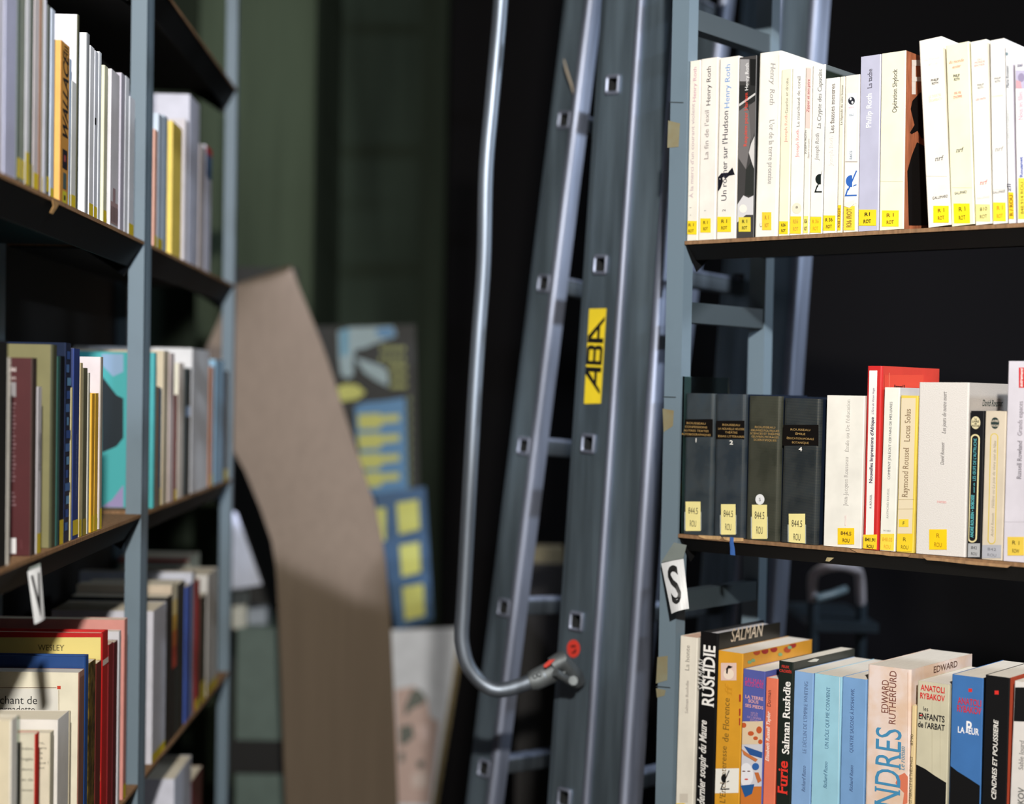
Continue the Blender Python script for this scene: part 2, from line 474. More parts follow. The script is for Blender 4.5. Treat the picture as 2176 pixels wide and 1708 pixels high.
def bookcase(plane, u0, wid, label, posts, depth=0.22, ztop=2.24, open_back=True, dz=0.3693):
    lh = 0.0225 if open_back else 0.034
    M = Matrix.Translation(plane.P(u0, 0, 0)) @ Matrix.Rotation(plane.rot, 4, 'Z')
    root = empty('bookcase', M, label, 'bookcase', None)
    pw = 0.026
    for (a0, a1) in ((-pw, 0.0), (wid, wid + pw)):
        for (y0, y1) in ((0.0, 0.021), (depth - 0.021, depth)):
            mb = MB(); upright(mb, a0 + 0.0004, a1 - 0.0004, y0, y1, ztop, STEEL); mb.build('upright', root, M)
        for k in range(6 if open_back else 0):
            z = SHELF[3] - dz + k * dz + 0.268
            mb = MB(); mb.box((a0 + 0.0035, 0.0005 + 0.021, z), (a0 + 0.0235, depth - 0.0215, z + 0.026), BRACE_SHADE); mb.build('side_brace', root, M)
    lo = SHELF[3] - dz
    for k in range(6):
        z = lo + k * dz
        sh = MB(); sh.box((0.0005, 0.0, z - 0.0045), (wid - 0.0005, depth - 0.022, z), BOARD)
        s = sh.build('shelf', root, M)
        s['label'] = 'worn fibreboard shelf'
        lp = MB()                              # folded steel beam: sloping lip, underside, end plates
        prof = [(0.002, -0.005), (0.021, -lh), (0.023, -lh), (0.0045, -0.007), (depth - 0.026, -0.007), (depth - 0.026, -0.005)]
        n = len(prof)
        lp.prism(prof, lambda p, h: (h, p[0], z + p[1]), LIP, 0.001, wid - 0.001)
        for h in (0.0014, wid - 0.0034):
            lp.prism([(0.003, -0.0072), (0.026, -lh - 0.014), (0.045, -lh), (0.09, -0.0075)], lambda p, hh: (hh, p[0], z + p[1]), LIP, h, h + 0.002)
        o = lp.build('shelf_beam', s, M); o['label'] = 'dark sloping steel beam'
    if not open_back:
        mb = MB(); mb.box((0.0005, depth + 0.0005, 0.02), (wid - 0.0005, depth + 0.003, ztop - 0.01), mat((14, 14, 15), 0.8, 'flat')); mb.build('shade_panel', root, M)  # added black sheet in place of the shade inside the left bookcases
    return root, M
BR, MR = bookcase(RP, 0.0, 0.90, 'right steel bookcase of white, black and blue paperbacks, blue grey posts', 0)
BN, MN = bookcase(LP, -0.900, 0.90, 'near left steel bookcase on the left edge, blue grey post at its end', 0, open_back=False)
BF, MF = bookcase(LP, 0.052, 0.84, 'far left steel bookcase bay beyond the double post, next to the cardboard', 0, open_back=False)
def tape(root, plane, pts, w, m=TAPE):
    mb = MB()
    q = []
    for x, y in pts:
        u, z = plane.uz(x, y, w); q.append(plane.P(u, w, z))
    mb.add(q, [tuple(range(len(q)))], m)
    o = mb.build('tape_residue', root, Matrix.Identity(4), fix=False); o['label'] = 'yellowed strip of old tape'
for pts in ([(1420, 256), (1445, 262), (1442, 312), (1418, 314)], [(1408, 868), (1432, 872), (1430, 905), (1410, 918)],
            [(1397, 1396), (1419, 1393), (1418, 1445), (1394, 1452)], [(1394, 1462), (1415, 1466), (1412, 1478), (1396, 1482)]):
    tape(BR, RP, pts, -0.0004)

def strip_on(root, plane, name, pts, w, rgb, label, th=0.001):
    q = []
    for x, y in pts:
        u, z = plane.uz(x, y, w); q.append(plane.P(u, w, z))
    n_ = plane.w * th; k = len(q)
    mb = MB(); mb.add(q + [p + n_ for p in q], [tuple(range(k)), tuple(range(2 * k - 1, k - 1, -1))] + [(i, k + i, k + (i + 1) % k, (i + 1) % k) for i in range(k)], mat(rgb, 0.8, 'wood'))
    o = mb.build(name, root, Matrix.Identity(4)); o['label'] = label
strip_on(BR, RP, 'torn_edge', [(1484, 1137), (1530, 1139), (1533, 1143), (1528, 1147), (1500, 1145), (1486, 1141)], -0.0012, (206, 168, 120), 'bare torn patch of the shelf edge')
strip_on(BR, RP, 'torn_edge', [(1536, 1141), (1579, 1143), (1579, 1150), (1556, 1150), (1540, 1147)], -0.0012, (206, 168, 120), 'bare torn patch of the shelf edge')
strip_on(BR, RP, 'torn_edge', [(1806, 1166), (1850, 1169), (1870, 1172), (1935, 1178), (1930, 1183), (1890, 1181), (1868, 1178), (1840, 1176), (1822, 1174)], -0.0012, (176, 138, 100), 'bare torn patch of the shelf edge')
strip_on(BR, RP, 'torn_edge', [(1960, 1183), (2010, 1187), (2080, 1194), (2150, 1201), (2140, 1206), (2060, 1199), (2000, 1192), (1970, 1190)], -0.0012, (176, 138, 100), 'bare torn patch of the shelf edge')
strip_on(BR, RP, 'paper_scrap', [(1757, 1184), (1772, 1185), (1762, 1193), (1754, 1192)], -0.001, (176, 160, 120), 'small triangular paper scrap on the shelf beam')
strip_on(BN, LP, 'torn_edge', [(112, 424), (127, 431), (122, 440), (112, 455), (107, 452), (114, 438)], -0.003, (176, 136, 84), 'loose torn strip of brown edging')
# joints in the posts
for pts in ([(1421, 216), (1452, 217), (1452, 219), (1421, 218)], [(1409, 842), (1436, 843), (1436, 845), (1409, 844)], [(1394, 1457), (1424, 1460), (1424, 1462), (1394, 1459)]):
    strip_on(BR, RP, 'post_joint', pts, -0.0004, (50, 58, 62), 'dark joint line across the post', 0.0003)

#@@LADDER
# ------------------------------------------------------------------ ladder
ALU = mat((134, 152, 166), 0.50, 'metal', metal=0.85)
ALU2 = mat((168, 176, 198), 0.56, 'metal', metal=0.88)
RUNG = mat((120, 128, 136), 0.5, 'metal', metal=0.9)
BORE_SHADE = mat((34, 36, 38), 0.7, 'plain')  # tube inside coloured dark, shade of the recess put into its colour
HOLE = mat((16, 16, 17), 0.8, 'flat')
fdir = Vector((0.768, -0.640, 0)); fn = Vector((-0.640, -0.768, 0)); rdir = -fn
LAD = empty('ladder', Matrix.Translation(Vector((at(1200, 1695, 2.28).x, 2.3, 0))), 'aluminium ladder leaning between the bookcases, bent tube handrail at its side', 'ladder')
def lad(o): return o
def rail_frame(p0, p1, Y):
    A, B = at(p0[0], p0[1], Y), at(p1[0], p1[1], Y)
    t = (B - A).normalized(); a = (fdir - t * fdir.dot(t)).normalized(); n = a.cross(t)
    if n.dot(fn) < 0: n = -n
    return A, t, a, n, (B - A).length
def strip(mb, A, t, a, n, prof, s0, s1, m):
    mb.prism(prof, lambda p, h: A + a * p[0] + n * p[1] + t * h, m, s0, s1)
def arc(a0, b0, r, k=8): return [(a0 - r * math.cos(math.pi * i / k), b0 + r * math.sin(math.pi * i / k)) for i in range(k + 1)]
def ladder_section(p0, p1, npitch, Y, a_l, bead0, bead1, ext, hole_w, length_w, name):
    A, t, a, n, L = rail_frame(p0, p1, Y)
    pitch = L / npitch
    s_lo = -A.z / t.z; s_hi = L + ext
    hs = [k * pitch for k in range(int(math.ceil(s_lo / pitch)) + 1, int(s_hi / pitch) + 1)]
    hw, hh = hole_w / 2, hole_w * 0.58
    for far in (0, 1):
        Af = A + rdir * (length_w * far)
        sg = 1 if not far else -1
        mb = MB()
        cut = [s_lo]
        for h in hs: cut += [h - hh, h + hh]
        cut.append(s_hi)
        for i in range(len(cut) - 1):
            if i % 2 == 0:
                strip(mb, Af, t, a, n, [(a_l, -0.003), (bead0, -0.003), (bead0, 0), (a_l, 0)], cut[i], cut[i + 1], ALU)
            else:
                strip(mb, Af, t, a, n, [(a_l, -0.003), (-hw, -0.003), (-hw, 0), (a_l, 0)], cut[i], cut[i + 1], ALU)
                strip(mb, Af, t, a, n, [(hw, -0.003), (bead0, -0.003), (bead0, 0), (hw, 0)], cut[i], cut[i + 1], ALU)
        # recessed flange on the outer edge, bead on the inner edge
        strip(mb, Af, t, a, n, [(a_l - 0.014, -0.010), (a_l, -0.006), (a_l, 0), (a_l - 0.002, 0), (a_l - 0.014, -0.006)], s_lo, s_hi, ALU)
        r = (bead1 - bead0) / 2
        strip(mb, Af, t, a, n, [(bead1, -0.02), ] + [(bead0, -0.02)] + arc((bead0 + bead1) / 2, 0.0, r, 10), s_lo, s_hi, ALU2)
        lad(mb.build('rail', LAD, Matrix.Identity(4), smooth=True))
    for h in hs:
        C = A + t * h
        rm = MB(); e = 0.0045
        ring = [(-1, -1), (1, -1), (1, 1), (-1, 1)]
        def loop(k, b):
            pts = []
            for (x, y) in ring:
                for g in range(5):
                    ang = math.atan2(y, x) - math.pi / 4 + math.pi / 2 * g / 4
                    cr = 0.30
                    px_ = x * (1 - cr) + cr * math.cos(ang); py_ = y * (1 - cr) + cr * math.sin(ang)
                    pts.append(C + a * (px_ * (hw + k)) + t * (py_ * (hh + k)) + n * b)
            return pts
        loops = [loop(0.002, 0.0002), loop(0.0015, 0.003), loop(-0.001, 0.0042), loop(-0.0035, 0.002), loop(-0.0045, -0.012), loop(-0.0045, -length_w)]
        nn = 20
        for i in range(len(loops) - 1):
            vs = loops[i] + loops[i + 1]
            rm.add(vs, [(k, (k + 1) % nn, nn + (k + 1) % nn, nn + k) for k in range(nn)], ALU2 if i < 3 else BORE_SHADE)
        # outside of the tread tube
        o1, o2 = loop(-0.0005, -0.004), loop(-0.0005, -length_w)
        rm.add(o1 + o2, [(k, (k + 1) % nn, nn + (k + 1) % nn, nn + k) for k in range(nn)], RUNG)
        # ribbed tread on top
        for k in range(3):
            q = (k - 1) * 0.008
            rm.prism([(q - 0.002, hh - 0.001), (q + 0.002, hh - 0.001), (q, hh + 0.003)], lambda p, d_: C + a * p[0] + t * p[1] - n * d_, ALU2, 0.01, length_w - 0.01)
        lad(rm.build('rung', LAD, Matrix.Identity(4), smooth=True))
    return A, t, a, n, L
Ar, tr_, ar, nr, Lr = ladder_section((1200, 1695), (1303, 180), 4, 2.28, -0.021, 0.032, 0.0445, 0.8, 0.0215, 0.36, 'r')
Al, tl_, al, nl, Ll = ladder_section((1030, 1632), (1200, 255), 4, 2.50, -0.021, 0.0125, 0.030, 0.67, 0.0215, 0.36, 'l')
# outer section of the extension ladder nested beside the first
for far in (0, 1):
    mb = MB(); Af = Ar + rdir * (0.36 * far); s_lo = -Af.z / tr_.z
    strip(mb, Af, tr_, ar, nr, [(0.045, -0.004), (0.0945, -0.004), (0.0945, -0.001), (0.045, -0.001)], s_lo, Lr + 0.8, ALU)
    strip(mb, Af, tr_, ar, nr, [(0.1115, -0.03), (0.0945, -0.03)] + arc(0.103, 0.0, 0.0085, 10), s_lo, Lr + 0.8, ALU2)
    lad(mb.build('outer_rail', LAD, Matrix.Identity(4), smooth=True))
# maker's sticker
def quad_obj(name, q, m, parent, thick=0.0006):
    q = [Vector(p) for p in q]; n_ = (q[1] - q[0]).cross(q[3] - q[0]).normalized()
    if n_.dot(CAM - q[0]) < 0: n_ = -n_
    mb = MB(); mb.add(q + [p - n_ * thick for p in q], [(0, 1, 2, 3), (7, 6, 5, 4), (0, 4, 5, 1), (1, 5, 6, 2), (2, 6, 7, 3), (3, 7, 4, 0)], m)
    o = mb.build(name, parent, Matrix.Identity(4)); return o, n_
def on_face(A, n, px, py, off): return hit(px, py, A + n * off, n)
q = [on_face(Ar, nr, x, y, 0.0012) for x, y in ((1241, 858), (1276, 857), (1288, 655), (1252, 656))]
st, n_ = quad_obj('sticker', q, mat((232, 204, 44), 0.4, 'plain'), LAD, 0.0008); lad(st); st['label'] = 'yellow maker sticker with black letters'
tx = MB(); o0 = on_face(Ar, nr, 1274, 838, 0.0016); o1 = on_face(Ar, nr, 1285.5, 672, 0.0016)
ex = (o1 - o0).normalized(); ey = nr.cross(ex)
hpx = (on_face(Ar, nr, 1247, 750, 0.0016) - on_face(Ar, nr, 1280, 750, 0.0016)).length
BLK = mat((14, 14, 14), 0.5, 'flat')
def seg(L0, L1, pts):                                     # letters as heavy strokes in a unit cell
    tx.add([o0 + ex * (L0 + (L1 - L0) * x) + ey * (hpx * y) for x, y in pts], [tuple(range(len(pts)))], BLK)
LT = (o1 - o0).length
for s0, mir in ((0.0, False), (0.655, True)):
    a0, a1 = LT * s0, LT * (s0 + 0.345)
    f_ = (lambda P: [(1 - x, y) for x, y in P][::-1]) if mir else (lambda P: P)
    seg(a0, a1, f_([(0, 0), (0.16, 0), (0.86, 0.84), (0.86, 1.0), (0.74, 1.0)]))
    seg(a0, a1, f_([(0.82, 0), (1, 0), (1, 1), (0.82, 1)]))
    seg(a0, a1, f_([(0.70, 0.82), (0.86, 0.82), (0.86, 1), (0.74, 1)]))
    seg(a0, a1, f_([(0.36, 0.25), (0.84, 0.25), (0.84, 0.42), (0.50, 0.42)]))
a0, a1 = LT * 0.375, LT * 0.625
seg(a0, a1, [(0, 0), (0.2, 0), (0.2, 1), (0, 1)])
for y0 in (0.0, 0.42, 0.84): seg(a0, a1, [(0.18, y0), (0.86, y0), (0.95, y0 + 0.08), (0.86, y0 + 0.16), (0.18, y0 + 0.16)])
for y0, y1 in ((0.04, 0.50), (0.50, 0.96)): seg(a0, a1, [(0.78, y0), (0.9, y0), (1.0, y0 + 0.08), (1.0, y1 - 0.08), (0.9, y1), (0.78, y1)])
tx.build('lettering', st, Matrix.Identity(4), fix=False)
# red dots
RED = mat((214, 62, 50), 0.45, 'plain')
def dot(px, py, rx, ry, name):
    mb = MB(); mb.add([on_face(Ar, nr, px + rx * math.cos(k * math.pi / 12), py + ry * math.sin(k * math.pi / 12), 0.0012) for k in range(24)], [tuple(range(24))], RED)
    for pts in ([(-6, -6), (4, -8), (6, -3), (3, -4), (-5, -2)], [(2, 2), (6, 0), (5, 8), (-3, 11), (-4, 8), (2, 6)]):
        mb.add([on_face(Ar, nr, px + x, py + y, 0.0014) for x, y in pts], [tuple(range(len(pts)))], BLK)
    o = mb.build(name, LAD, Matrix.Identity(4), fix=False); o['label'] = 'round red sticker'; lad(o)
dot(1218.5, 1378, 14, 19, 'warning_dot')
# bent tube handrail with its cast bracket
HY = 2.225
path = [(1083, -420), (1076, -250), (1064, 0), (1046, 210), (1033, 361), (1028, 557), (1018, 700), (1010, 819), (1001, 980), (994, 1110), (985, 1278), (981, 1345), (984, 1378), (992, 1408), (1006, 1432), (1028, 1454), (1056, 1466), (1090, 1461), (1134, 1445), (1160, 1434)]
P3 = [at(x, y, HY) for x, y in path]
def smooth_path(P, k=5):
    out = []
    for i in range(len(P) - 1):
        p0, p1, p2, p3 = P[max(i - 1, 0)], P[i], P[i + 1], P[min(i + 2, len(P) - 1)]
        for j in range(k):
            t = j / k
            out.append(0.5 * ((2 * p1) + (p2 - p0) * t + (2 * p0 - 5 * p1 + 4 * p2 - p3) * t * t + (3 * p1 - p0 - 3 * p2 + p3) * t ** 3))
    return out + [P[-1]]
TB = mat((146, 156, 170), 0.50, 'metal', metal=0.88)
mb = MB(); mb.tube(smooth_path(P3), 0.0104, TB, 18); lad(mb.build('handrail', LAD, Matrix.Identity(4), smooth=True))
CAST = mat((132, 138, 142), 0.58, 'metal', metal=0.85)
mb = MB(); mb.tube([at(1126, 1448, HY), at(1136, 1445, HY), at(1178, 1425, HY + 0.01)], [0.0125, 0.0145, 0.0155], CAST, 18)
for x, y in ((1137, 1437), (1146, 1433)):
    mb.tube([at(x, y, HY - 0.013), at(x, y, HY - 0.018)], [0.0035, 0.002], CAST, 8)
lad(mb.build('handrail_socket', LAD, Matrix.Identity(4), smooth=True))
mb = MB()
mb.tube([at(1172, 1412, HY - 0.002), at(1188, 1402, HY), at(1222, 1436, HY + 0.03), at(1230, 1452, HY + 0.035)], [0.010, 0.013, 0.0125, 0.010], CAST, 12)
mb.tube([at(1180, 1428, HY - 0.012), at(1222, 1455, HY + 0.01)], [0.006, 0.005], CAST, 10)
mb.tube([at(1218, 1446, HY - 0.004), at(1219, 1447, HY + 0.05)], 0.0065, CAST, 10)
mb.tube([at(1190, 1424, HY), at(1200, 1424, HY + 0.07)], 0.008, CAST, 10)
lad(mb.build('bracket', LAD, Matrix.Identity(4), smooth=True))
mb = MB(); mb.add([at(x, y, HY - 0.0155) for x, y in ((1154, 1415), (1166, 1403), (1180, 1400), (1170, 1411), (1160, 1419))], [(0, 1, 2, 3, 4)], RED)
o = mb.build('red_mark', LAD, Matrix.Identity(4), fix=False); lad(o); o['label'] = 'red sticker on the handrail socket'
mb = MB(); mb.tube([at(x, y, 2.485) for x, y in ((1198, 126), (1204, 150), (1214, 180), (1218, 198))], [0.001, 0.0022, 0.002, 0.001], mat((150, 140, 126), 0.6), 6)
o = mb.build('cable_tie', LAD, Matrix.Identity(4)); lad(o); o['label'] = 'pale loose cable tie'

#@@RIGHT1
# ------------------------------------------------------------------ upper right shelf
Wt, CR, IV = (236, 230, 218), (240, 234, 208), (238, 232, 224)
zone(1420, 60, 3.633)
RB(0, 150, 258, 125, 228, 1597, 0.145, Wt, 'white paperback with faded pink title, first from the post on the upper right shelf')
V("À la merci d'un courant violent", 186, 1310, 582, 25, (190, 168, 176)); V('Henry Roth', 204, 566, 300, 25, (206, 160, 176))
V('I', 172, 1395, 1375, 14, INK); V('-', 168, 1460, 1425, 20, INK)
Lb(127, 226, 1487, 1592, YEL, ('R 1', 'ROT'), (110, 90, 30)); D()
RB(0, 255, 240, 232, 362, 1597, 0.145, IV, 'cream paperback with grey and black title, second from the post on the upper right shelf')
V("La fin de l'exil", 296, 1010, 635, 32, (150, 140, 138)); V('Henry Roth', 311, 595, 295, 32, (66, 62, 66))
V('1', 284, 1425, 1390, 14, INK); Lb(247, 328, 1467, 1577, YEL, ('R 1', 'ROT'), (90, 76, 30)); D()
RB(0, 400, 232, 372, 520, 1595, 0.145, IV, 'white paperback with black ink blot and blue author name on the upper right shelf')
V("Un rocher sur l'Hudson", 436, 1330, 640, 40, (46, 46, 62)); V('Henry Roth', 456, 615, 280, 38, (118, 160, 214))
Pp([(372, 1262), (374, 1150), (392, 1140), (398, 1170), (416, 1150), (424, 1180), (404, 1235)], (20, 20, 30), off=0.0)
Pp([(385, 1150), (410, 1118), (460, 1115), (495, 1075), (514, 1130), (470, 1138), (440, 1165), (432, 1140), (410, 1165)], (20, 20, 30), off=0.0)
V('2', 430, 1425, 1385, 24, (120, 112, 116)); Lb(378, 485, 1455, 1572, YEL, ('R 1', 'ROT'), (90, 76, 30)); D()
RB(0, 545, 228, 522, 662, 1590, 0.145, (66, 64, 64), 'black and white photographic paperback with red and white title on the upper right shelf', right=(30, 30, 30))
Rect(545, 240, 625, 410, (150, 148, 150)); Rect(632, 236, 698, 440, (24, 24, 24)); Rect(541, 440, 696, 580, (40, 40, 40))
Pp([(541, 585), (690, 495), (692, 512), (542, 604)], (200, 198, 196), off=0.0)
Pp([(538, 640), (600, 600), (660, 700), (600, 1090), (534, 1000)], (112, 108, 108)); Pp([(620, 600), (690, 560), (690, 800), (640, 880)], (96, 92, 92))
Pp([(640, 890), (690, 830), (684, 1080), (650, 1050), (622, 960)], (206, 202, 200), off=0.0)
Pp([(600, 1090), (640, 1030), (676, 1090), (672, 1290), (590, 1290)], (44, 46, 44))
Pp([(526, 1360), (580, 1290), (620, 1310), (668, 1290), (662, 1440), (600, 1440), (526, 1500)], (206, 204, 206), off=0.0)
V('Requiem pour Harlem', 598, 910, 500, 26, (228, 70, 50)); V('Henry Roth', 606, 478, 270, 25, (238, 236, 236))
Disc(578, 1392, 30, 32, (232, 226, 218), off=0.0); Lb(543, 636, 1458, 1570, (226, 206, 70), ('R 1', 'ROT'), (60, 56, 30)); D()
RB(0, 703, 195, 665, 838, 1590, 0.17, (240, 236, 226), 'tall wide white paperback with grey title reading downward on the upper right shelf', r=0.003)
V('Henry  Roth', 806, 265, 590, 36, (160, 156, 156), 'si'); V("L'or de la terre promise", 794, 705, 1200, 36, (156, 152, 152), 's')
Rect(835, 205, 838, 1560, (206, 196, 180), off=0.0, sx=20)
V('C', 716, 1535, 1505, 20, (120, 110, 100)); Lb(724, 796, 1420, 1557, (250, 206, 60), ('R 1', 'ROT'), (180, 140, 50)); D()
RB(0, 875, 322, 850, 932, 1590, 0.115, CR, 'narrow cream paperback with pink and grey title beside the wide white one, upper right shelf')
V('Joseph Roth', 908, 880, 665, 19, (224, 160, 150), 's'); V('Gauche et droite', 916, 655, 385, 21, (160, 154, 140), 's')
Lb(850, 928, 1490, 1588, YEL, ('R36', 'ROT'), INK); D()
RB(0, 958, 312, 935, 1034, 1588, 0.115, (240, 238, 232), 'white paperback with red and grey title and small round sticker on the upper right shelf')
V('Joseph Roth', 996, 995, 782, 22, (232, 150, 150), 's'); V('Le marchand de corail', 1006, 760, 370, 23, (140, 136, 136), 's')
Disc(992, 1390, 38, 42, (226, 218, 196), off=-0.0001); Ht('8', 984, 1000, 1382, 18, INK); Lb(935, 1032, 1452, 1585, (250, 210, 50), ('R36', 'ROT'), (196, 160, 60)); D()
RB(0, 1064, 300, 1038, 1087, 1586, 0.115, (238, 234, 224), 'thin paperback with pale pink upper half on the upper right shelf')
Rect(1050, 308, 1113, 770, (236, 200, 192), sx=8); V('Zipper et son père', 1080, 740, 305, 20, (150, 70, 80), 'i'); V('JOSEPH ROTH', 1060, 970, 790, 15, (90, 86, 86)); V('Zipper et son père', 1084, 1060, 800, 12, (170, 160, 156), 'i')
Lb(1038, 1085, 1450, 1580, (244, 226, 120), ('R36', 'ROT'), INK); D()
RB(0, 1117, 290, 1090, 1189, 1584, 0.15, (236, 232, 228), 'white paperback with grey italic title and black half disc emblem on the upper right shelf', right=(36, 44, 38))
V('Joseph Roth', 1148, 1020, 812, 28, (150, 150, 148), 'si'); V('La Crypte des Capucins', 1168, 776, 320, 30, (130, 132, 130), 'si')
emblem(1170, 1165, 1.0, (20, 30, 28))
Rect(1092, 1340, 1190, 1450, (240, 238, 222)); Lb(1088, 1186, 1455, 1578, (252, 214, 40), ('R 36', 'ROT'), (206, 160, 40)); D()
RB(0, 1215, 390, 1190, 1298, 1575, 0.115, (238, 234, 228), 'white paperback with dark grey title over a pale author name on the upper right shelf')
V('Joseph Roth', 1258, 1062, 832, 30, (228, 220, 212), 's'); V('Les fausses mesures', 1268, 810, 430, 32, (112, 104, 100), 's')
Lb(1188, 1294, 1445, 1562, (254, 214, 40), ('R 36', 'ROT'), (96, 76, 30)); D()
RB(0, 1327, 376, 1301, 1340, 1572, 0.115, (236, 230, 212), 'very thin cream paperback with tiny title on the upper right shelf')
V('La légende du saint buveur', 1340, 745, 436, 15, (120, 116, 110), 's'); Lb(1301, 1336, 1365, 1560, (254, 206, 40), ('R36 / ROT',), (120, 90, 30), True); D()
RB(0, 1363, 370, 1344, 1462, 1568, 0.13, (234, 226, 218), 'white paperback with blue half disc emblem and torn label on the upper right shelf')
Rect(1378, 500, 1450, 1026, (236, 240, 240), sx=6); Disc(1415, 560, 26, 30, (40, 42, 52)); Disc(1408, 545, 8, 10, (240, 240, 240), off=0.0002); Disc(1422, 572, 8, 10, (240, 240, 240), off=0.0002)
Ht('biblio', 1394, 1436, 612, 14, (220, 150, 170)); Ht('3062', 1396, 1434, 672, 16, (120, 130, 150)); V('RACE', 1411, 1010, 945, 20, (96, 110, 130))
Rect(1366, 1028, 1460, 1032, (170, 160, 150)); Rect(1366, 1040, 1458, 1350, (240, 238, 230), off=0.0); emblem(1410, 1180, 1.15, (48, 98, 180))
Lb(1352, 1440, 1372, 1558, (250, 214, 70), ('R36 /ROT',), (150, 120, 50), True); Pp([(1358, 1352), (1440, 1322), (1436, 1356), (1400, 1386), (1358, 1374)], (238, 232, 214), off=0.0006); D()
zone(1800, 60, 3.633)
RB(0, 102, 222, 82, 243, 1550, 0.145, (186, 186, 208), 'lilac paperback with white and black title on the upper right shelf')
V('Philip Roth', 168, 768, 505, 38, (244, 244, 248), 'b'); V('La tache', 176, 464, 315, 34, (70, 68, 78), 's'); Lb(88, 224, 1400, 1524, YEL, ('R1', 'ROT'), (52, 46, 24), sx=2); D()
RB(0, 263, 198, 245, 438, 1540, 0.145, (240, 236, 210), 'thick cream paperback with brown cover side and black silhouette on the upper right shelf', right=(186, 112, 78), sstyle='wood')
V('Opération Shylock', 368, 650, 315, 34, (74, 70, 72), 's'); Lb(268, 398, 1406, 1530, (254, 220, 40), ('R 1', 'ROT'), (130, 96, 30), sx=2)
Rect(246, 1180, 444, 1183, (206, 198, 170))
Rect(500, 245, 530, 510, (244, 240, 236), 'R', 0.0); Rect(500, 245, 600, 290, (244, 240, 236), 'R', 0.0001); Rect(500, 375, 600, 410, (244, 240, 236), 'R', 0.0002)
Pp([(560, 500), (600, 480), (640, 520), (640, 860), (575, 850), (545, 790), (500, 815), (486, 805), (522, 745), (492, 620), (505, 560)], (14, 13, 13), 'R', 0.0002)
Pp([(540, 880), (600, 910), (660, 900), (660, 1520), (478, 1520), (466, 1100), (500, 980)], (14, 13, 13), 'R', 0.0002); D()
NRF = (242, 236, 226)
RB(0, 552, 100, 622, 803, 1515, 0.14, NRF, 'tallest white paperback leaning left with dented corner on the upper right shelf', r=0.002)
Ht('du monde', 595, 710, 245, 20, (236, 222, 214), 'i'); Ht('entier', 630, 710, 278, 20, (236, 222, 214), 'i')
Ht('PHILIP', 648, 708, 404, 17, INK, 'b'); Ht('ROTH', 655, 704, 428, 17, INK, 'b'); Ht('LE THÉÂTRE', 632, 728, 530, 20, (222, 214, 180), 's'); Ht('DE SABBATH', 634, 735, 560, 20, (222, 214, 180), 's')
Ht('nrf', 678, 740, 1008, 34, (60, 58, 58), 'sil'); Rect(606, 1140, 790, 1143, (206, 200, 190), sx=-4); Ht('GALLIMARD', 660, 780, 1312, 20, (50, 48, 48)); Lb(666, 786, 1370, 1500, (254, 224, 30), ('R 1', 'ROT'), (140, 100, 20)); D()
RB(0, 762, 135, 806, 985, 1505, 0.14, (242, 238, 206), 'cream yellow paperback leaning left with red italic heading on the upper right shelf')
Ht('du monde', 786, 900, 264, 24, (222, 110, 90), 'si'); Ht('entier', 812, 878, 300, 22, (222, 110, 90), 'si'); Ht('PHILIP', 820, 870, 370, 20, INK, 'b'); Ht('ROTH', 826, 868, 396, 20, INK, 'b')
Ht('MA VIE', 828, 880, 503, 20, (224, 90, 84), 's'); Ht("D'HOMME", 822, 888, 534, 20, (224, 90, 84), 's'); Ht('nrf', 840, 894, 942, 34, (30, 30, 30), 'si'); Rect(810, 1228, 980, 1231, (206, 200, 170), sx=-4)
Ht('GALLIMARD', 830, 924, 1274, 20, (40, 38, 38)); Lb(826, 950, 1352, 1504, (250, 230, 30), ('R 1', 'ROT'), (110, 90, 20), sx=-4); D()
RB(0, 950, 108, 990, 1118, 1500, 0.14, (242, 238, 228), 'white paperback with red small capitals and large pale label on the upper right shelf')
for t_, y_ in (('DU', 243), ('MONDE', 268), ('ENTIER', 291)): Ht(t_, 1008 if t_ == 'DU' else 985, 1042 if t_ == 'DU' else 1064, y_, 15, (226, 140, 130), 's')
Ht('PHILIP', 1006, 1056, 440, 16, (70, 66, 66)); Ht('ROTH', 1010, 1052, 462, 16, (70, 66, 66)); Ht('LES FAITS', 994, 1070, 552, 15, (224, 120, 120), 's')
Ht('nrf', 1024, 1078, 1192, 32, (214, 90, 90), 'si'); Ht('GALLIMARD', 1004, 1106, 1312, 18, (206, 200, 196)); Lb(988, 1118, 1358, 1490, (242, 230, 150), ('810', 'ROT'), (60, 60, 40), fl=''); D()
RB(0, 1102, 96, 1124, 1237, 1490, 0.14, (240, 236, 230), 'white paperback with grey heading and orange lettered label on the upper right shelf', right=(220, 214, 214))
Ht('PHILIP', 1138, 1186, 390, 16, (50, 48, 48)); Ht('ROTH', 1142, 1182, 413, 16, (50, 48, 48)); Ht('TROMPERIE', 1118, 1204, 530, 14, (222, 214, 180)); Ht('nrf', 1142, 1202, 934, 32, (130, 126, 124), 'sil'); Rect(1124, 1244, 1234, 1247, (206, 200, 190))
Ht('GALLIMARD', 1128, 1222, 1268, 18, (80, 76, 76)); Lb(1124, 1234, 1345, 1488, (250, 224, 50), ('R 1', 'ROT'), (226, 140, 40), sx=-6); D()
RB(0, 1214, 150, 1240, 1300, 1480, 0.135, (228, 228, 230), 'thin grey white paperback with scribbled label, second last on the upper right shelf', right=(206, 200, 214))
V('Marie Rouanet', 1238, 462, 290, 20, (60, 72, 90), 'si'); V('LE CRIN DE FLORENCE', 1246, 902, 630, 16, (196, 200, 196)); Disc(1232, 198, 12, 12, (120, 140, 150))
V('zll', 1250, 1262, 1205, 30, (50, 50, 80), 'i'); Lb(1237, 1298, 1266, 1472, (250, 204, 40), ('R / ROU',), (120, 90, 30), True, sx=-2); D()
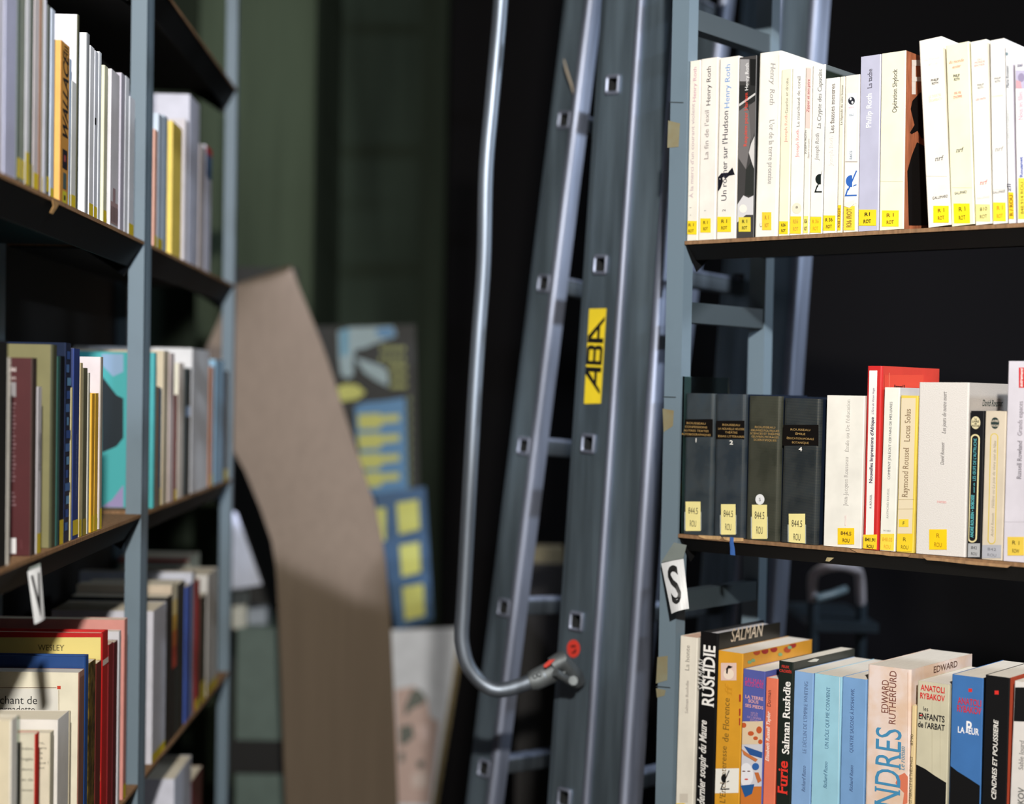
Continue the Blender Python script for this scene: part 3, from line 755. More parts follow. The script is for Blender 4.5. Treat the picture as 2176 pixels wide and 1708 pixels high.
RB(0, 1292, 268, 1312, 1408, 1480, 0.12, (240, 236, 238), 'white paperback with pink and blue lettering at the right edge of the upper right shelf')
Ht('3060', 1314, 1356, 290, 22, (60, 66, 110), 'b'); Rect(1302, 325, 1372, 465, (186, 180, 206)); Disc(1345, 380, 26, 34, (150, 140, 170)); Pp([(1304, 400), (1340, 410), (1350, 464), (1304, 464)], (206, 160, 170), off=0.0)
V('Nous les filles', 1338, 706, 490, 36, (226, 160, 178), 's'); V('Rouanet', 1344, 1150, 992, 24, (40, 80, 170), 'b'); Lb(1322, 1380, 1156, 1472, (250, 226, 80), ('848.914 ROU',), (90, 80, 40), True, fl=''); D()

#@@RIGHT2
# ------------------------------------------------------------------ middle right shelf
zone(1400, 740, 3.5575)
GOLD = (178, 146, 92)
def rousseau(tl, yt, bl, br, yb, rgb, lines, num, ly0, ly1, lx0, lx1, pad, label, band=True, xs=0):
    RB(1, tl, yt, bl, br, yb, 0.15, rgb, label, w=0.0022, hard=True, style='stripes', rough=0.28, spec=0.6, r=0.006, right=(24, 34, 52), left=(24, 34, 52), sstyle='plain')
    w = br - bl
    if band:
        Rect(pad[0] + 3, pad[1], pad[0] + w - 5, pad[2], (18, 15, 14), off=0.0001, rough=0.35)
    n = len(lines)
    for i, (t_, k) in enumerate(lines):
        yy = pad[1] + (pad[2] - pad[1]) * (0.22 + 0.62 * i / (n - 1)); c = pad[0] + w / 2
        CUR[0].h(t_, ZX(c - w * k), ZX(c + w * k), ZY(yy), 15 / ZONE[2], GOLD, '', 'S', 0.0003)
    if num:
        c = pad[0] + w / 2; CUR[0].h(num, ZX(c - 13), ZX(c + 13), ZY(pad[2] + 26), 30 / ZONE[2], (232, 230, 226), 'b', 'S', 0.0003)
    Lb(lx0, lx1, ly0, ly1, (242, 230, 160), ('844.5', 'ROU'), (60, 56, 50), fl='')
    Rect(lx0 - 8, ly0 + (ly1 - ly0) * 0.35, lx0 - 1, ly1 - 4, (170, 176, 176)); Rect(lx1 + 1, ly0 + (ly1 - ly0) * 0.35, lx1 + 6, ly1 - 4, (170, 176, 176)); D()
rousseau(160, 338, 135, 398, 1375, (46, 60, 72), (('ROUSSEAU', .27), ('CONFESSIONS', .32), ('AUTRES TEXTES', .36), ('AUTOBIOGRAPHIQUES', .42)), '1', 1158, 1380, 202, 315, (150, 535, 668), 'dark blue gilt ruled volume numbered 1 on the middle right shelf')
rousseau(425, 345, 405, 640, 1410, (42, 56, 70), (('ROUSSEAU', .28), ('LA NOUVELLE HÉLOÏSE', .42), ('THÉÂTRE', .2), ('ESSAIS LITTÉRAIRES', .42)), '2', 1178, 1408, 470, 580, (430, 547, 685), 'dark blue gilt ruled volume numbered 2 on the middle right shelf')
# ribbon marker of the second volume
vb = CUR[0]; mb = MB()
pts = [vb.loc(ZX(566), ZY(1425)), vb.loc(ZX(564), ZY(1470)), vb.loc(ZX(570), ZY(1510)), vb.loc(ZX(572), ZY(1560))]
for i, (wd_, dx) in enumerate(((0.0035, 0.0), (0.0032, 0.002))):
    vs = []
    for j, q in enumerate(pts):
        k = wd_ * (0.7 + 0.35 * j / 3); y = -0.004 - 0.002 * i
        vs += [(q.x - k + dx, y, q.z), (q.x + k + dx, y - 0.001, q.z), (q.x + k + dx, y - 0.0014, q.z), (q.x - k + dx, y - 0.0004, q.z)]
    fs = []
    for j in range(3):
        for k in range(4): fs.append((4*j + k, 4*j + (k + 1) % 4, 4*j + 4 + (k + 1) % 4, 4*j + 4 + k))
    mb.add(vs, fs + [(0, 1, 2, 3), (15, 14, 13, 12)], mat((66, 112, 190), 0.6, 'cloth'))
q = pts[0]; mb.box((q.x - 0.003, -0.0052, -0.0004), (q.x + 0.003, 0.03, -0.0001), mat((66, 112, 190), 0.6, 'cloth'))
o = mb.build('ribbon_marker', vb.root, vb.M); o['label'] = 'blue ribbon marker'
rousseau(674, 358, 648, 902, 1440, (56, 60, 52), (('ROUSSEAU', .3), ('OEUVRES POLITIQUES', .42), ('SCIENCES ET THÉATRE', .44), ('ŒUVRES MORALES', .4), ('SCIENTIFIQUES', .34)), '', 1182, 1440, 704, 818, (676, 560, 715), 'olive grey gilt ruled volume with white round sticker on the middle right shelf', band=False)
vb = CUR[0]; mb = MB()
CUR[0].p([(ZX(764 + 34 * math.cos(k * math.pi / 12)), ZY(1142 + 40 * math.sin(k * math.pi / 12))) for k in range(24)], (226, 228, 232), 'S', 0.0001, 'flat', 0.5, mb)
CUR[0].h('S', ZX(757), ZX(771), ZY(1142), 24 / ZONE[2], (90, 90, 96), '', 'S', 0.0003, mb)
o = mb.build('round_sticker', vb.root, vb.M, fix=False); o['label'] = 'small white round sticker'
rousseau(942, 378, 910, 1194, 1490, (36, 46, 54), (('ROUSSEAU', .26), ('ÉMILE', .13), ('ÉDUCATION-MORALE', .36), ('BOTANIQUE', .22)), '4', 1250, 1485, 982, 1106, (928, 578, 735), 'dark gilt ruled volume numbered 4 with cream edge on the middle right shelf')
zone(1400, 740, 3.5575)
RB(1, 1270, 354, 1242, 1530, 1500, 0.15, (240, 238, 232), 'wide white paperback right of the dark gilt volumes on the middle right shelf')
zone(1780, 740, 3.558)
V('Jean-Jacques Rousseau', 62, 1190, 820, 30, (176, 172, 170), 'sl'); V("Émile ou De l'éducation", 76, 780, 385, 28, (184, 180, 176), 'sl'); V('essais', 56, 1340, 1262, 18, (232, 206, 206), 's')
Lb(0, 126, 1358, 1482, (250, 210, 40), ('844.5', 'ROU'), (120, 90, 30)); D()
RB(1, 222, 132, 187, 305, 1525, 0.15, (204, 44, 44), 'tall red hardback with white spine strip on the middle right shelf', hard=True, right=(206, 62, 48), pages=(230, 224, 214))
Rect(212, 168, 272, 1410, (240, 238, 236), sx=28, off=-0.0001); V('R. ROUSSEL', 250, 1208, 1105, 15, INK); V("Nouvelles Impressions d'Afrique", 256, 1018, 520, 24, (50, 36, 66), 'b'); V("L'Âme de Victor Hugo", 268, 498, 300, 15, (110, 90, 120), 'i')
Rect(355, 200, 650, 300, (212, 70, 50), 'R'); Ht('Raymond R', 366, 570, 286, 26, (30, 20, 20), 'bs', 'R'); Rect(388, 185, 391, 300, (230, 150, 120), 'R')
Lb(184, 306, 1408, 1526, (252, 214, 50), ('841.91', 'ROU'), (40, 34, 24)); D()
RB(1, 354, 295, 316, 434, 1530, 0.14, (240, 240, 232), 'slim white paperback with grey capitals beside the red hardback, middle right shelf', right=(206, 206, 210))
V("COMMENT J'AI ÉCRIT CERTAINS DE MES LIVRES", 396, 990, 404, 18, (110, 112, 116)); V('RAYMOND ROUSSEL', 380, 1282, 1055, 16, (170, 170, 166)); Ht('FAYARD', 346, 402, 1376, 12, (150, 150, 150))
Lb(316, 434, 1402, 1530, (250, 220, 80), ('848.03', 'ROU'), (226, 176, 60)); D()
RB(1, 478, 356, 441, 574, 1538, 0.13, (232, 206, 90), 'yellow taped beige paperback with brown title and small F sticker on the middle right shelf')
Rect(452, 376, 562, 1400, (226, 212, 184), sx=28); V('Raymond Roussel', 512, 1126, 750, 42, (130, 106, 80), 's'); V('Locus Solus', 528, 706, 458, 42, (128, 104, 76), 's')
Rect(444, 1140, 576, 1143, (170, 150, 100)); Rect(444, 1212, 574, 1215, (170, 150, 100)); Lb(462, 536, 1292, 1350, (246, 216, 60), ('F',), INK, fl=''); Lb(441, 572, 1402, 1536, (246, 210, 50), ('R', 'ROU'), (96, 80, 30), fl=''); D()
RB(1, 607, 256, 579, 968, 1574, 0.145, (228, 224, 222), 'thick white paperback with woven texture and thin italic title on the middle right shelf', style='cloth', right=(206, 200, 196), r=0.002)
V('Les jours de notre mort', 806, 645, 330, 30, (120, 116, 118), 'si'); V('David Rousset', 792, 880, 712, 26, (120, 116, 118), 'si'); Ht('roman', 752, 822, 1156, 22, (226, 150, 150), 's')
Ht('David Rousset', 1096, 1248, 412, 48, (50, 70, 66), 'si', 'R'); Lb(692, 826, 1368, 1522, (252, 208, 30), ('R', 'ROU'), (150, 110, 20), fl=''); D()
RB(1, 1006, 472, 979, 1085, 1580, 0.11, (22, 22, 26), 'black pocket paperback with cream oval border and blue title on the middle right shelf')
Disc(1043, 562, 36, 48, (216, 206, 170))
for t_, y_, k in (('Le', 532, 8), ('LIVRE', 552, 26), ('de', 568, 8), ('POCHE', 586, 28)): Ht(t_, 1043 - k, 1043 + k, y_, 15, (30, 28, 26), 'b')
def capsule(x0, x1, y0, y1, rgb, t_, inner, sh=0):
    r_ = (x1 - x0) / 2; xm = (x0 + x1) / 2
    out = [(xm + r_ * math.cos(g * math.pi / 10) + sh, y0 + r_ - r_ * math.sin(g * math.pi / 10)) for g in range(11)] + [(xm + r_ * math.cos(g * math.pi / 10), y1 - r_ - r_ * math.sin(g * math.pi / 10)) for g in range(10, 21)]
    r2 = r_ - t_
    inn = [(xm + r2 * math.cos(g * math.pi / 10) + sh, y0 + r_ - r2 * math.sin(g * math.pi / 10)) for g in range(11)] + [(xm + r2 * math.cos(g * math.pi / 10), y1 - r_ - r2 * math.sin(g * math.pi / 10)) for g in range(10, 21)]
    Pp(out, rgb, off=-0.00005); Pp(inn, inner, off=0.00005)
capsule(982, 1054, 648, 1468, (220, 208, 160), 12, (22, 22, 26), 22)
V("LES ŒUFS DE L'AUTRUCHE", 1036, 1000, 682, 22, (96, 186, 196)); V('suivi de', 1030, 1092, 1018, 14, (96, 186, 196), 'i'); V('ANDRÉ ROUSSIN • BOBOSSE', 1018, 1430, 1108, 22, (96, 186, 196), 'b')
Lb(979, 1084, 1474, 1578, (176, 178, 182), ('842', 'ROU'), (40, 42, 46), fl=''); D()
RB(1, 1118, 472, 1086, 1246, 1590, 0.11, (214, 202, 184), 'worn beige pocket paperback with yellow oval outline on the middle right shelf')
Disc(1190, 565, 32, 44, (40, 56, 56))
for t_, y_, k in (('LIVRE', 548, 26), ('POCHE', 584, 27)): Ht(t_, 1190 - k, 1190 + k, y_, 15, (214, 202, 184), 'b')
capsule(1134, 1194, 642, 1480, (214, 190, 70), 7, (212, 200, 182), 20)
V('Hélène ou La joie de vivre', 1178, 1208, 860, 20, (150, 140, 120), 'si'); V('suivi de Nina', 1186, 850, 700, 20, (150, 140, 120), 'si'); V('André Roussin', 1170, 1425, 1245, 20, (150, 140, 120), 'si')
Lb(1088, 1244, 1486, 1586, (176, 178, 188), ('842', 'ROU'), (120, 122, 130), fl=''); D()
RB(1, 1291, 96, 1249, 1510, 1600, 0.15, (214, 210, 222), 'tall lilac white paperback at the right edge of the middle right shelf')
Rect(1370, 145, 1440, 298, (206, 40, 44), off=0.0); V('autrement', 1388, 292, 152, 24, (240, 236, 236), 'bi'); V('Russell Rowland', 1374, 988, 698, 34, (90, 84, 96), 's'); V('Grands espaces', 1380, 660, 400, 34, (130, 124, 136), 's')
Rect(1256, 1310, 1500, 1313, (186, 182, 192)); Lb(1284, 1410, 1425, 1566, (232, 200, 80), ('R 1', 'ROW'), (70, 60, 30), fl=''); D()

#@@RIGHT3
# ------------------------------------------------------------------ lower right shelf
zone(1380, 1280, 3.99)
PG = (244, 236, 226)
RB(2, 262, 282, 222, 370, 1700, 0.15, (234, 228, 216), 'white paperback with grey title, first from the post on the lower right shelf', pages=(226, 190, 170))
V('La honte', 322, 578, 362, 34, (140, 134, 128), 's'); V('Salman Rushdie', 318, 940, 660, 24, (160, 152, 146), 's'); Rect(256, 1620, 326, 1696, (206, 198, 186)); Lb(222, 300, 1702, 1800, YEL, ()); D()
RB(2, 428, 246, 386, 545, 1700, 0.15, (18, 18, 20), 'black hardback with large white serif title on the lower right shelf', pages=(206, 204, 210), hard=True, right=(34, 32, 28), rough=0.3)
V('RUSHDIE', 502, 882, 362, 96, (240, 238, 236), 'sb'); V('SALMAN', 440, 745, 488, 50, (214, 212, 210), 'si'); V('dernier soupir du Maure', 446, 1720, 1000, 58, (226, 224, 222), 'sib')
Ht('SALMAN', 690, 955, 282, 105, (206, 190, 170), 'si', 'R'); D()
RB(2, 582, 405, 547, 762, 1690, 0.17, (222, 160, 48), 'ochre yellow paperback with portrait miniature and floral cover side on the lower right shelf', right=(206, 146, 50), pages=PG)
V('de Florence', 650, 1180, 808, 50, (120, 92, 40), 's'); V("L'Enchanteresse", 626, 1700, 1215, 46, (120, 92, 40), 's'); V('ff', 670, 795, 705, 60, (206, 146, 40), 'si')
Rect(606, 512, 738, 660, (226, 196, 186)); Disc(672, 606, 44, 46, (240, 222, 206), off=0.0); Pp([(652, 600), (650, 560), (670, 532), (706, 545), (690, 556), (668, 560), (662, 606)], (34, 26, 26), off=0.0002)
Rect(548, 1405, 764, 1615, (238, 236, 230)); emblem(640, 1490, 0.95, (20, 20, 20))
for i, (x, y) in enumerate(((910, 420), (980, 410), (1055, 395), (1170, 400), (1215, 360))): Disc(x, y, 30, 26, (150, 44, 40) if i % 3 else (170, 70, 40), 'R', 0.0)
for x, y in ((850, 505), (880, 490), (1110, 440), (1190, 380)): Disc(x, y, 18, 14, (120, 160, 120), 'R', 0.0001)
for y in (780, 900, 980): Rect(760, y, 776, y + 60, (170, 60, 40))
D()
RB(2, 792, 560, 766, 958, 1690, 0.16, (88, 96, 170), 'blue violet paperback with bright painted lower half on the lower right shelf', pages=(240, 238, 232))
for t_, y_ in (('SALMAN', 655), ('RUSHDIE', 685)): Ht(t_, 810, 968, y_, 40, (200, 70, 130), 's')
for t_, y_ in (('LA TERRE', 795), ('SOUS', 832), ('SES PIEDS', 870)): Ht(t_, 812 if len(t_) > 5 else 838, 965 if len(t_) > 5 else 925, y_, 26, (226, 170, 170), 'sb')
for t_, y_ in (('suivi de', 925), ('LE SOL', 945), ('DE L\'ENFER', 968), ('EST BAS', 990)): Ht(t_, 830, 950, y_, 16, (200, 160, 190), 's')
Rect(770, 1005, 962, 1200, (222, 200, 170)); Rect(768, 1200, 960, 1560, (206, 206, 216)); Rect(766, 1560, 958, 1900, (206, 120, 50))
for x, y, rx, ry in ((800, 1040, 22, 22), (860, 1110, 26, 20), (930, 1080, 24, 30), (900, 1150, 20, 16), (940, 1180, 18, 20)): Disc(x, y, rx, ry, (196, 90, 50), off=0.0)
Pp([(800, 1215), (960, 1270), (955, 1320), (850, 1290)], (44, 86, 150), off=0.0); Disc(820, 1460, 60, 100, (232, 232, 240), off=0.0001); Pp([(770, 1550), (890, 1540), (870, 1620), (810, 1650)], (40, 90, 150), off=0.0003)
Disc(800, 1430, 14, 5, (110, 70, 70), off=0.0003); Disc(842, 1430, 14, 5, (110, 70, 70), off=0.0003); Disc(822, 1498, 16, 6, (206, 80, 70), off=0.0003)
Disc(900, 1390, 30, 30, (50, 100, 170), off=0.0003); Pp([(890, 1440), (925, 1440), (950, 1510), (920, 1530)], (196, 110, 60), off=0.0003); Pp([(780, 1240), (850, 1290), (920, 1330), (900, 1350), (800, 1290)], (200, 120, 70), off=0.0004); D()
RB(2, 977, 632, 948, 1064, 1690, 0.135, (232, 124, 96), 'thin coral orange paperback with white author name on the lower right shelf', right=(190, 70, 46), pages=PG)
V('Dorman', 1014, 880, 745, 34, (110, 60, 56)); V('Elizabeth Russell Taylor', 1004, 1345, 925, 28, (244, 226, 216), 'bi'); D()
RB(2, 1097, 492, 1072, 1196, 1690, 0.155, (30, 38, 34), 'dark green black paperback with red and white title on the lower right shelf', right=(60, 62, 58), pages=(240, 232, 220))
for t_, y_ in (('FEUX', 540), ('CROISÉS', 575)): Ht(t_, 1122 if t_ == 'FEUX' else 1102, 1186 if t_ == 'FEUX' else 1206, y_, 22, (200, 60, 50), 'b')
V('Furie', 1130, 1625, 1340, 78, (226, 56, 46), 'sb'); V('Salman Rushdie', 1160, 1285, 668, 58, (240, 238, 236), 'sb')
Pp([(1340, 500), (1400, 475), (1440, 480), (1420, 500), (1370, 505)], (206, 206, 200), 'R'); D()
BL1, BL2 = (138, 176, 224), (158, 208, 230)
RB(2, 1224, 578, 1194, 1364, 1690, 0.15, BL1, 'sky blue paperback right of the dark green black one on the lower right shelf', pages=PG)
V("LE DÉCLIN DE L'EMPIRE WHITING", 1322, 1280, 668, 30, (96, 120, 160), 's'); V('Richard Russo', 1308, 1605, 1385, 30, (86, 108, 146), 'si'); D()
RB(2, 1400, 600, 1368, 1605, 1690, 0.15, BL2, 'pale turquoise blue paperback, middle of the three blue ones on the lower right shelf', pages=PG)
V('UN RÔLE QUI ME CONVIENT', 1510, 1240, 715, 30, (90, 130, 160), 's'); V('Richard Russo', 1492, 1575, 1350, 30, (80, 120, 150), 'si'); Rect(1602, 620, 1606, 1690, (226, 236, 240), sx=10); D()
zone(1780, 1340, 4.641)
RB(2, 42, 450, 14, 262, 1700, 0.15, (124, 166, 216), 'mid blue paperback beside the mottled pink one on the lower right shelf', pages=PG)
V('QUATRE SAISONS À MOHAWK', 142, 1200, 568, 34, (80, 106, 150), 's'); V('Richard Russo', 134, 1585, 1325, 32, (76, 100, 142), 'si'); D()
RB(2, 296, 330, 268, 700, 1700, 0.165, (232, 216, 212), 'thick mottled pink paperback with big blue letters on the lower right shelf', style='marble', pages=PG, r=0.003)
V('EDWARD', 468, 808, 485, 68, (120, 70, 60)); V('RUTHERFURD', 542, 918, 395, 68, (120, 70, 60)); V('LONDRES', 492, 2080, 960, 250, (70, 140, 184), 's'); V('Le roman', 638, 1376, 1140, 46, (80, 140, 170), 'si')
Pp([(600, 1430), (660, 1400), (694, 1440), (690, 1700), (640, 1720), (655, 1600), (600, 1540), (570, 1500)], (216, 120, 92), off=-0.0001)
Rect(690, 410, 694, 1700, (206, 170, 150), off=0.0); Ht('EDWARD', 950, 1180, 385, 62, (90, 60, 50), '', 'R'); D()
RB(2, 728, 735, 702, 752, 1700, 0.13, (232, 208, 160), 'very thin buff paperback squeezed beside the grey beige one on the lower right shelf')
V('LE MIRACLE DE THÉOPHILE', 722, 1700, 1240, 26, (90, 76, 60)); V('8790', 732, 1130, 1020, 24, (90, 76, 60)); D()
RB(2, 790, 490, 760, 1078, 1700, 0.14, (206, 200, 176), 'grey beige paperback with red and black gothic lettering on the lower right shelf', pages=PG)
Ht('ANATOLI', 818, 1056, 556, 56, (206, 40, 44), 'b'); Ht('RYBAKOV', 814, 1058, 636, 56, (206, 40, 44), 'b'); Ht('les', 846, 894, 766, 44, INK); Ht('ENFANTS', 800, 1056, 836, 60, INK, 'b'); Ht("de l'ARBAT", 792, 1058, 918, 56, INK, 'b')
Rect(810, 826, 836, 836, (206, 40, 44), off=0.0002)
Pp([(776, 1318), (860, 1360), (960, 1430), (1082, 1500), (1070, 1960), (746, 1960)], (16, 16, 18), off=0.0); Rect(930, 560, 932, 1440, (170, 164, 140), off=-0.00005); Rect(1010, 560, 1012, 1440, (180, 174, 150), off=-0.00005); D()
RB(2, 1128, 428, 1098, 1412, 1700, 0.14, (66, 116, 180), 'royal blue paperback with red and white gothic lettering on the lower right shelf', pages=PG, right=(16, 16, 18))
Rect(1290, 570, 1326, 604, (214, 50, 44)); Ht('ANATOLI', 1184, 1416, 686, 62, (196, 50, 66), 'b'); Ht('RYBAKOV', 1178, 1418, 762, 62, (196, 50, 66), 'b'); Ht('LA', 1186, 1252, 972, 58, (240, 240, 244), 'b'); Ht('P', 1262, 1322, 945, 110, (240, 240, 244), 'sb'); Ht('EUR', 1292, 1394, 985, 62, (240, 240, 244), 'b')
Pp([(1104, 1330), (1180, 1385), (1300, 1460), (1416, 1530), (1404, 1960), (1084, 1960)], (16, 16, 18), off=0.0); D()
RB(2, 1458, 434, 1420, 1666, 1700, 0.14, (18, 18, 20), 'black paperback with small red square and white slanted capitals on the lower right shelf', pages=PG, right=(196, 88, 62))
Rect(1548, 590, 1588, 628, (214, 50, 44)); V('CENDRES ET POUSSIERE', 1550, 1668, 885, 44, (226, 224, 220), 'bi'); D()
RB(2, 1745, 496, 1698, 1960, 1700, 0.14, (222, 218, 216), 'white and black paperback at the right edge of the lower right shelf', pages=PG)
Pp([(1742, 556), (1980, 556), (1980, 900), (1728, 890)], (18, 18, 20), off=0.0); V('Sable lourd', 1812, 1370, 1080, 46, (110, 110, 110), 's'); V('RYBAKOV', 1806, 1900, 1545, 60, (110, 112, 110), 'b'); D()

# acrylic bookends
def acrylic(P0, rot, wdt, hgt, label):
    M = Matrix.Translation(P0) @ Matrix.Rotation(rot, 4, 'Z')
    mb = MB(); mb.box((0, 0, 0), (0.0025, wdt, hgt), mat((196, 214, 206), 0.06, 'clear'))
    o = mb.build('bookend', None, M); tag(o, label, 'bookend', None)
    return o
acrylic(RP.P(0.0008, 0.002, SHELF[1] + 0.0005), RP.rot, 0.105, CAM_Z + 0.0235 - SHELF[1], 'clear acrylic bookend standing between the right post and the dark volume numbered 1')

#@@LEFT
# ------------------------------------------------------------------ left bookcases
NUM = {}
def left_row(row, zlist, specs, start_u, group, cat='book'):
    """books from near to far; spine edges measured along the shelf, head height at the near corner"""
    u_prev = start_u
    zb = SHELF[row] + 0.0005
    zone(*zlist)
    for i, sp in enumerate(specs):
        xs, xe, yt, rgb, label, kw = sp
        kw = dict(kw); depth = kw.pop('depth', 0.145); deco = kw.pop('deco', None); lb = kw.pop('lb', None); tip = kw.pop('tip', 0.0)
        X0, X1, Y0 = ZX(xs), ZX(xe), ZY(yt)
        pre = kw.pop('pre', None)
        if pre:
            wa = max(LP.w_at(ZX(pre[0]), u_prev + 0.001, zb), 0.002); P = LP.P(u_prev + 0.001, wa, zb)
            za = (CAM + ray(ZX(pre[0]), ZY(pre[1])) * (P.y / ray(ZX(pre[0]), ZY(pre[1])).y)).z
            acrylic(P, LP.rot, 0.12, za - zb, pre[2]); u_prev += 0.004
        u0 = u_prev + 0.0006
        w = LP.w_at(X0, u0, zb)
        if w < 0.003 or kw.get('front'):
            w = 0.003; u0 = max(LP.u_at(X0, w, zb), u0)
        w = min(w, 0.05); kw.pop('front', None)
        u1 = LP.u_at(X1, w, zb)
        if u1 < u0 + 0.005: u1 = u0 + 0.006
        P = LP.P(u0, w, zb)
        # head height
        z1 = hit(X0, Y0, P, LP.w).z if False else (CAM + ray(X0, Y0) * ((P.y - CAM.y) / ray(X0, Y0).y)).z
        Hh = min(z1 - zb, 0.352)
        M = Matrix.Translation(P) @ Matrix.Rotation(LP.rot, 4, 'Z') @ Matrix.Rotation(tip, 4, 'X')
        b = Book(M, u1 - u0 - 0.0003, Hh, depth, rgb, label, group, **kw); CUR[0] = b
        if lb:
            T = b.T; col = lb[2] if len(lb) > 2 else (222, 196, 40)
            mb = MB(); q = [(0.0012, -0.00035, b.H * lb[0]), (T - 0.0012, -0.00035, b.H * lb[0]), (T - 0.0012, -0.00035, b.H * lb[1]), (0.0012, -0.00035, b.H * lb[1])]
            mb.add(q, [(0, 1, 2, 3)], mat(col, 0.5, 'plain')); o = mb.build('call_number_label', b.root, M, fix=False); o['label'] = 'yellow call number sticker'
        if deco: deco(b)
        b.done(); u_prev = u1
    return u_prev
def spine_rect(b, s0, s1, t0, t1, rgb, off=0.0002, style='flat'):
    b.let.add([(b.T * s0, -off - 0.0002, b.H * t0), (b.T * s1, -off - 0.0002, b.H * t0), (b.T * s1, -off - 0.0002, b.H * t1), (b.T * s0, -off - 0.0002, b.H * t1)], [(0, 1, 2, 3)], mat(rgb, 0.5, style))
def spine_text(b, t, s, t0, t1, k, rgb, fl=''):
    put_text(b.let, t, mat(rgb, 0.6, 'flat'), Vector((b.T * (s + k / 2), -0.0005, b.H * t0)), Vector((0, 0, 1)), Vector((-1, 0, 0)), b.H * (t1 - t0), b.T * k, fl)
LW, LL, LG = (222, 222, 224), (206, 206, 222), (150, 158, 150)
def deco_wallace(b):
    spine_rect(b, 0.02, 0.98, 0.0, 0.999, (196, 140, 64)); 
    put_text(b.let, 'WALLACE', mat((20, 18, 20), 0.5, 'flat'), Vector((b.T * 0.82, -0.0007, b.H * 0.385)), Vector((0, 0, 1)), Vector((-1, 0, 0)), b.H * 0.535, b.T * 0.62, 'bi')
    put_text(b.let, 'III', mat((60, 44, 30), 0.5, 'flat'), Vector((b.T * 0.80, -0.0007, b.H * 0.935)), Vector((0, 0, 1)), Vector((-1, 0, 0)), b.H * 0.045, b.T * 0.5, '')
    spine_rect(b, 0.2, 0.8, 0.215, 0.335, (22, 22, 34), 0.0005); spine_rect(b, 0.35, 0.6, 0.26, 0.30, (150, 70, 70), 0.0007)
    spine_rect(b, 0.3, 0.7, 0.09, 0.19, (70, 90, 90), 0.0005); spine_rect(b, 0.25, 0.75, 0.0, 0.075, (196, 190, 50), 0.0005); spine_rect(b, 0.4, 0.6, 0.02, 0.05, (40, 40, 30), 0.0007)
def deco_church(b):
    spine_rect(b, 0.05, 0.95, 0.02, 0.16, (170, 140, 140)); spine_rect(b, 0.3, 0.6, 0.16, 0.25, (160, 130, 134))
    for k in range(5): spine_rect(b, 0.1 + 0.18 * k, 0.19 + 0.18 * k, 0.03, 0.13, (96, 80, 84), 0.0004)
gl = 'books on the upper left shelf'
N_ = lambda **k: k
left_row(0, (0, 0, 3.05), [
    (-60, 18, -190, (214, 212, 226), 'white lilac book cut by the left edge of the photo, upper left shelf', N_(front=1)),
    (24, 102, -150, (180, 182, 208), 'wide blue grey lilac spine near the left edge, upper left shelf', {}),
    (106, 132, -110, (96, 106, 98), 'grey green book with yellow label near the left edge, upper left shelf', N_(lb=(0.02, 0.12))),
    (134, 158, -90, (120, 126, 116), 'second grey green book from the left edge, upper left shelf', N_(lb=(0.02, 0.12))),
    (160, 187, -80, (222, 222, 228), 'narrow white spine with tall yellow label between two green grey books, upper left shelf', N_(lb=(0.0, 0.17))),
    (189, 210, -60, (84, 92, 82), 'dark green grey book right of the narrow white spine, upper left shelf', N_(lb=(0.01, 0.12, (150, 140, 40)))),
    (212, 247, -60, (214, 204, 206), 'pinkish white book left of the brown spine, upper left shelf', N_(lb=(0.0, 0.085))),
    (250, 264, -50, (150, 110, 84), 'thin orange brown spine, upper left shelf', {}),
    (266, 277, -40, (170, 166, 160), 'thin grey spine with red and yellow foot, upper left shelf', N_(lb=(0.0, 0.08))),
    (280, 294, -10, (206, 206, 220), 'thin lilac white spine left of the bluish white book, upper left shelf', {}),
    (297, 318, 30, (104, 108, 104), 'dark grey spine beside the bluish white book, upper left shelf', N_(lb=(0.02, 0.1))),
    (322, 346, 52, (206, 216, 234), 'bluish white book left of the ochre book, upper left shelf', N_(lb=(0.0, 0.05))),
    (387, 440, 258, (196, 140, 64), 'ochre book with large black slanted capitals on its spine, upper left shelf', N_(left=(214, 164, 84), deco=deco_wallace, depth=0.12)),
    (444, 456, 380, (150, 170, 196), 'thin pale blue spine right of the ochre book, upper left shelf', N_(lb=(0.0, 0.08), depth=0.11)),
    (458, 488, 520, (222, 222, 220), 'short white spine with yellow label right of the ochre book, upper left shelf', N_(lb=(0.0, 0.1), depth=0.11)),
    (492, 503, 92, (84, 84, 66), 'tall book with white lilac cover rising above the ochre book, upper left shelf', N_(left=(220, 220, 232), depth=0.15)),
    (552, 570, 210, (150, 152, 156), 'tall white book with broad bright cover strip, upper left shelf', N_(left=(230, 232, 236))),
    (575, 602, 292, (226, 226, 232), 'white spine with yellow label right of the bright cover strip, upper left shelf', N_(lb=(0.0, 0.075))),
    (606, 628, 326, (214, 216, 226), 'white spine with small black mark and yellow label, upper left shelf', N_(lb=(0.0, 0.07), deco=lambda b: spine_rect(b, 0.0, 0.4, 0.56, 0.60, (30, 30, 34)))),
    (632, 648, 332, (226, 230, 238), 'slim bright white spine before the cream yellow one, upper left shelf', {}),
    (668, 690, 420, (206, 204, 176), 'cream yellow book with yellow label, upper left shelf', N_(left=(232, 230, 196), lb=(0.0, 0.08))),
    (712, 765, 444, (216, 212, 218), 'white book with church picture at its foot, upper left shelf', N_(deco=deco_church, lb=None, left=(206, 204, 206))),
    (776, 802, 470, (186, 182, 196), 'grey lilac book between the church book and the end, upper left shelf', {}),
    (804, 828, 490, (228, 230, 238), 'white spine next to last on the upper left shelf', {}),
    (832, 866, 622, (222, 224, 232), 'short white book with yellow label beside the double post, upper left shelf', N_(lb=(0.0, 0.085))),
], -0.86, gl)
gm = 'books on the middle left shelf'
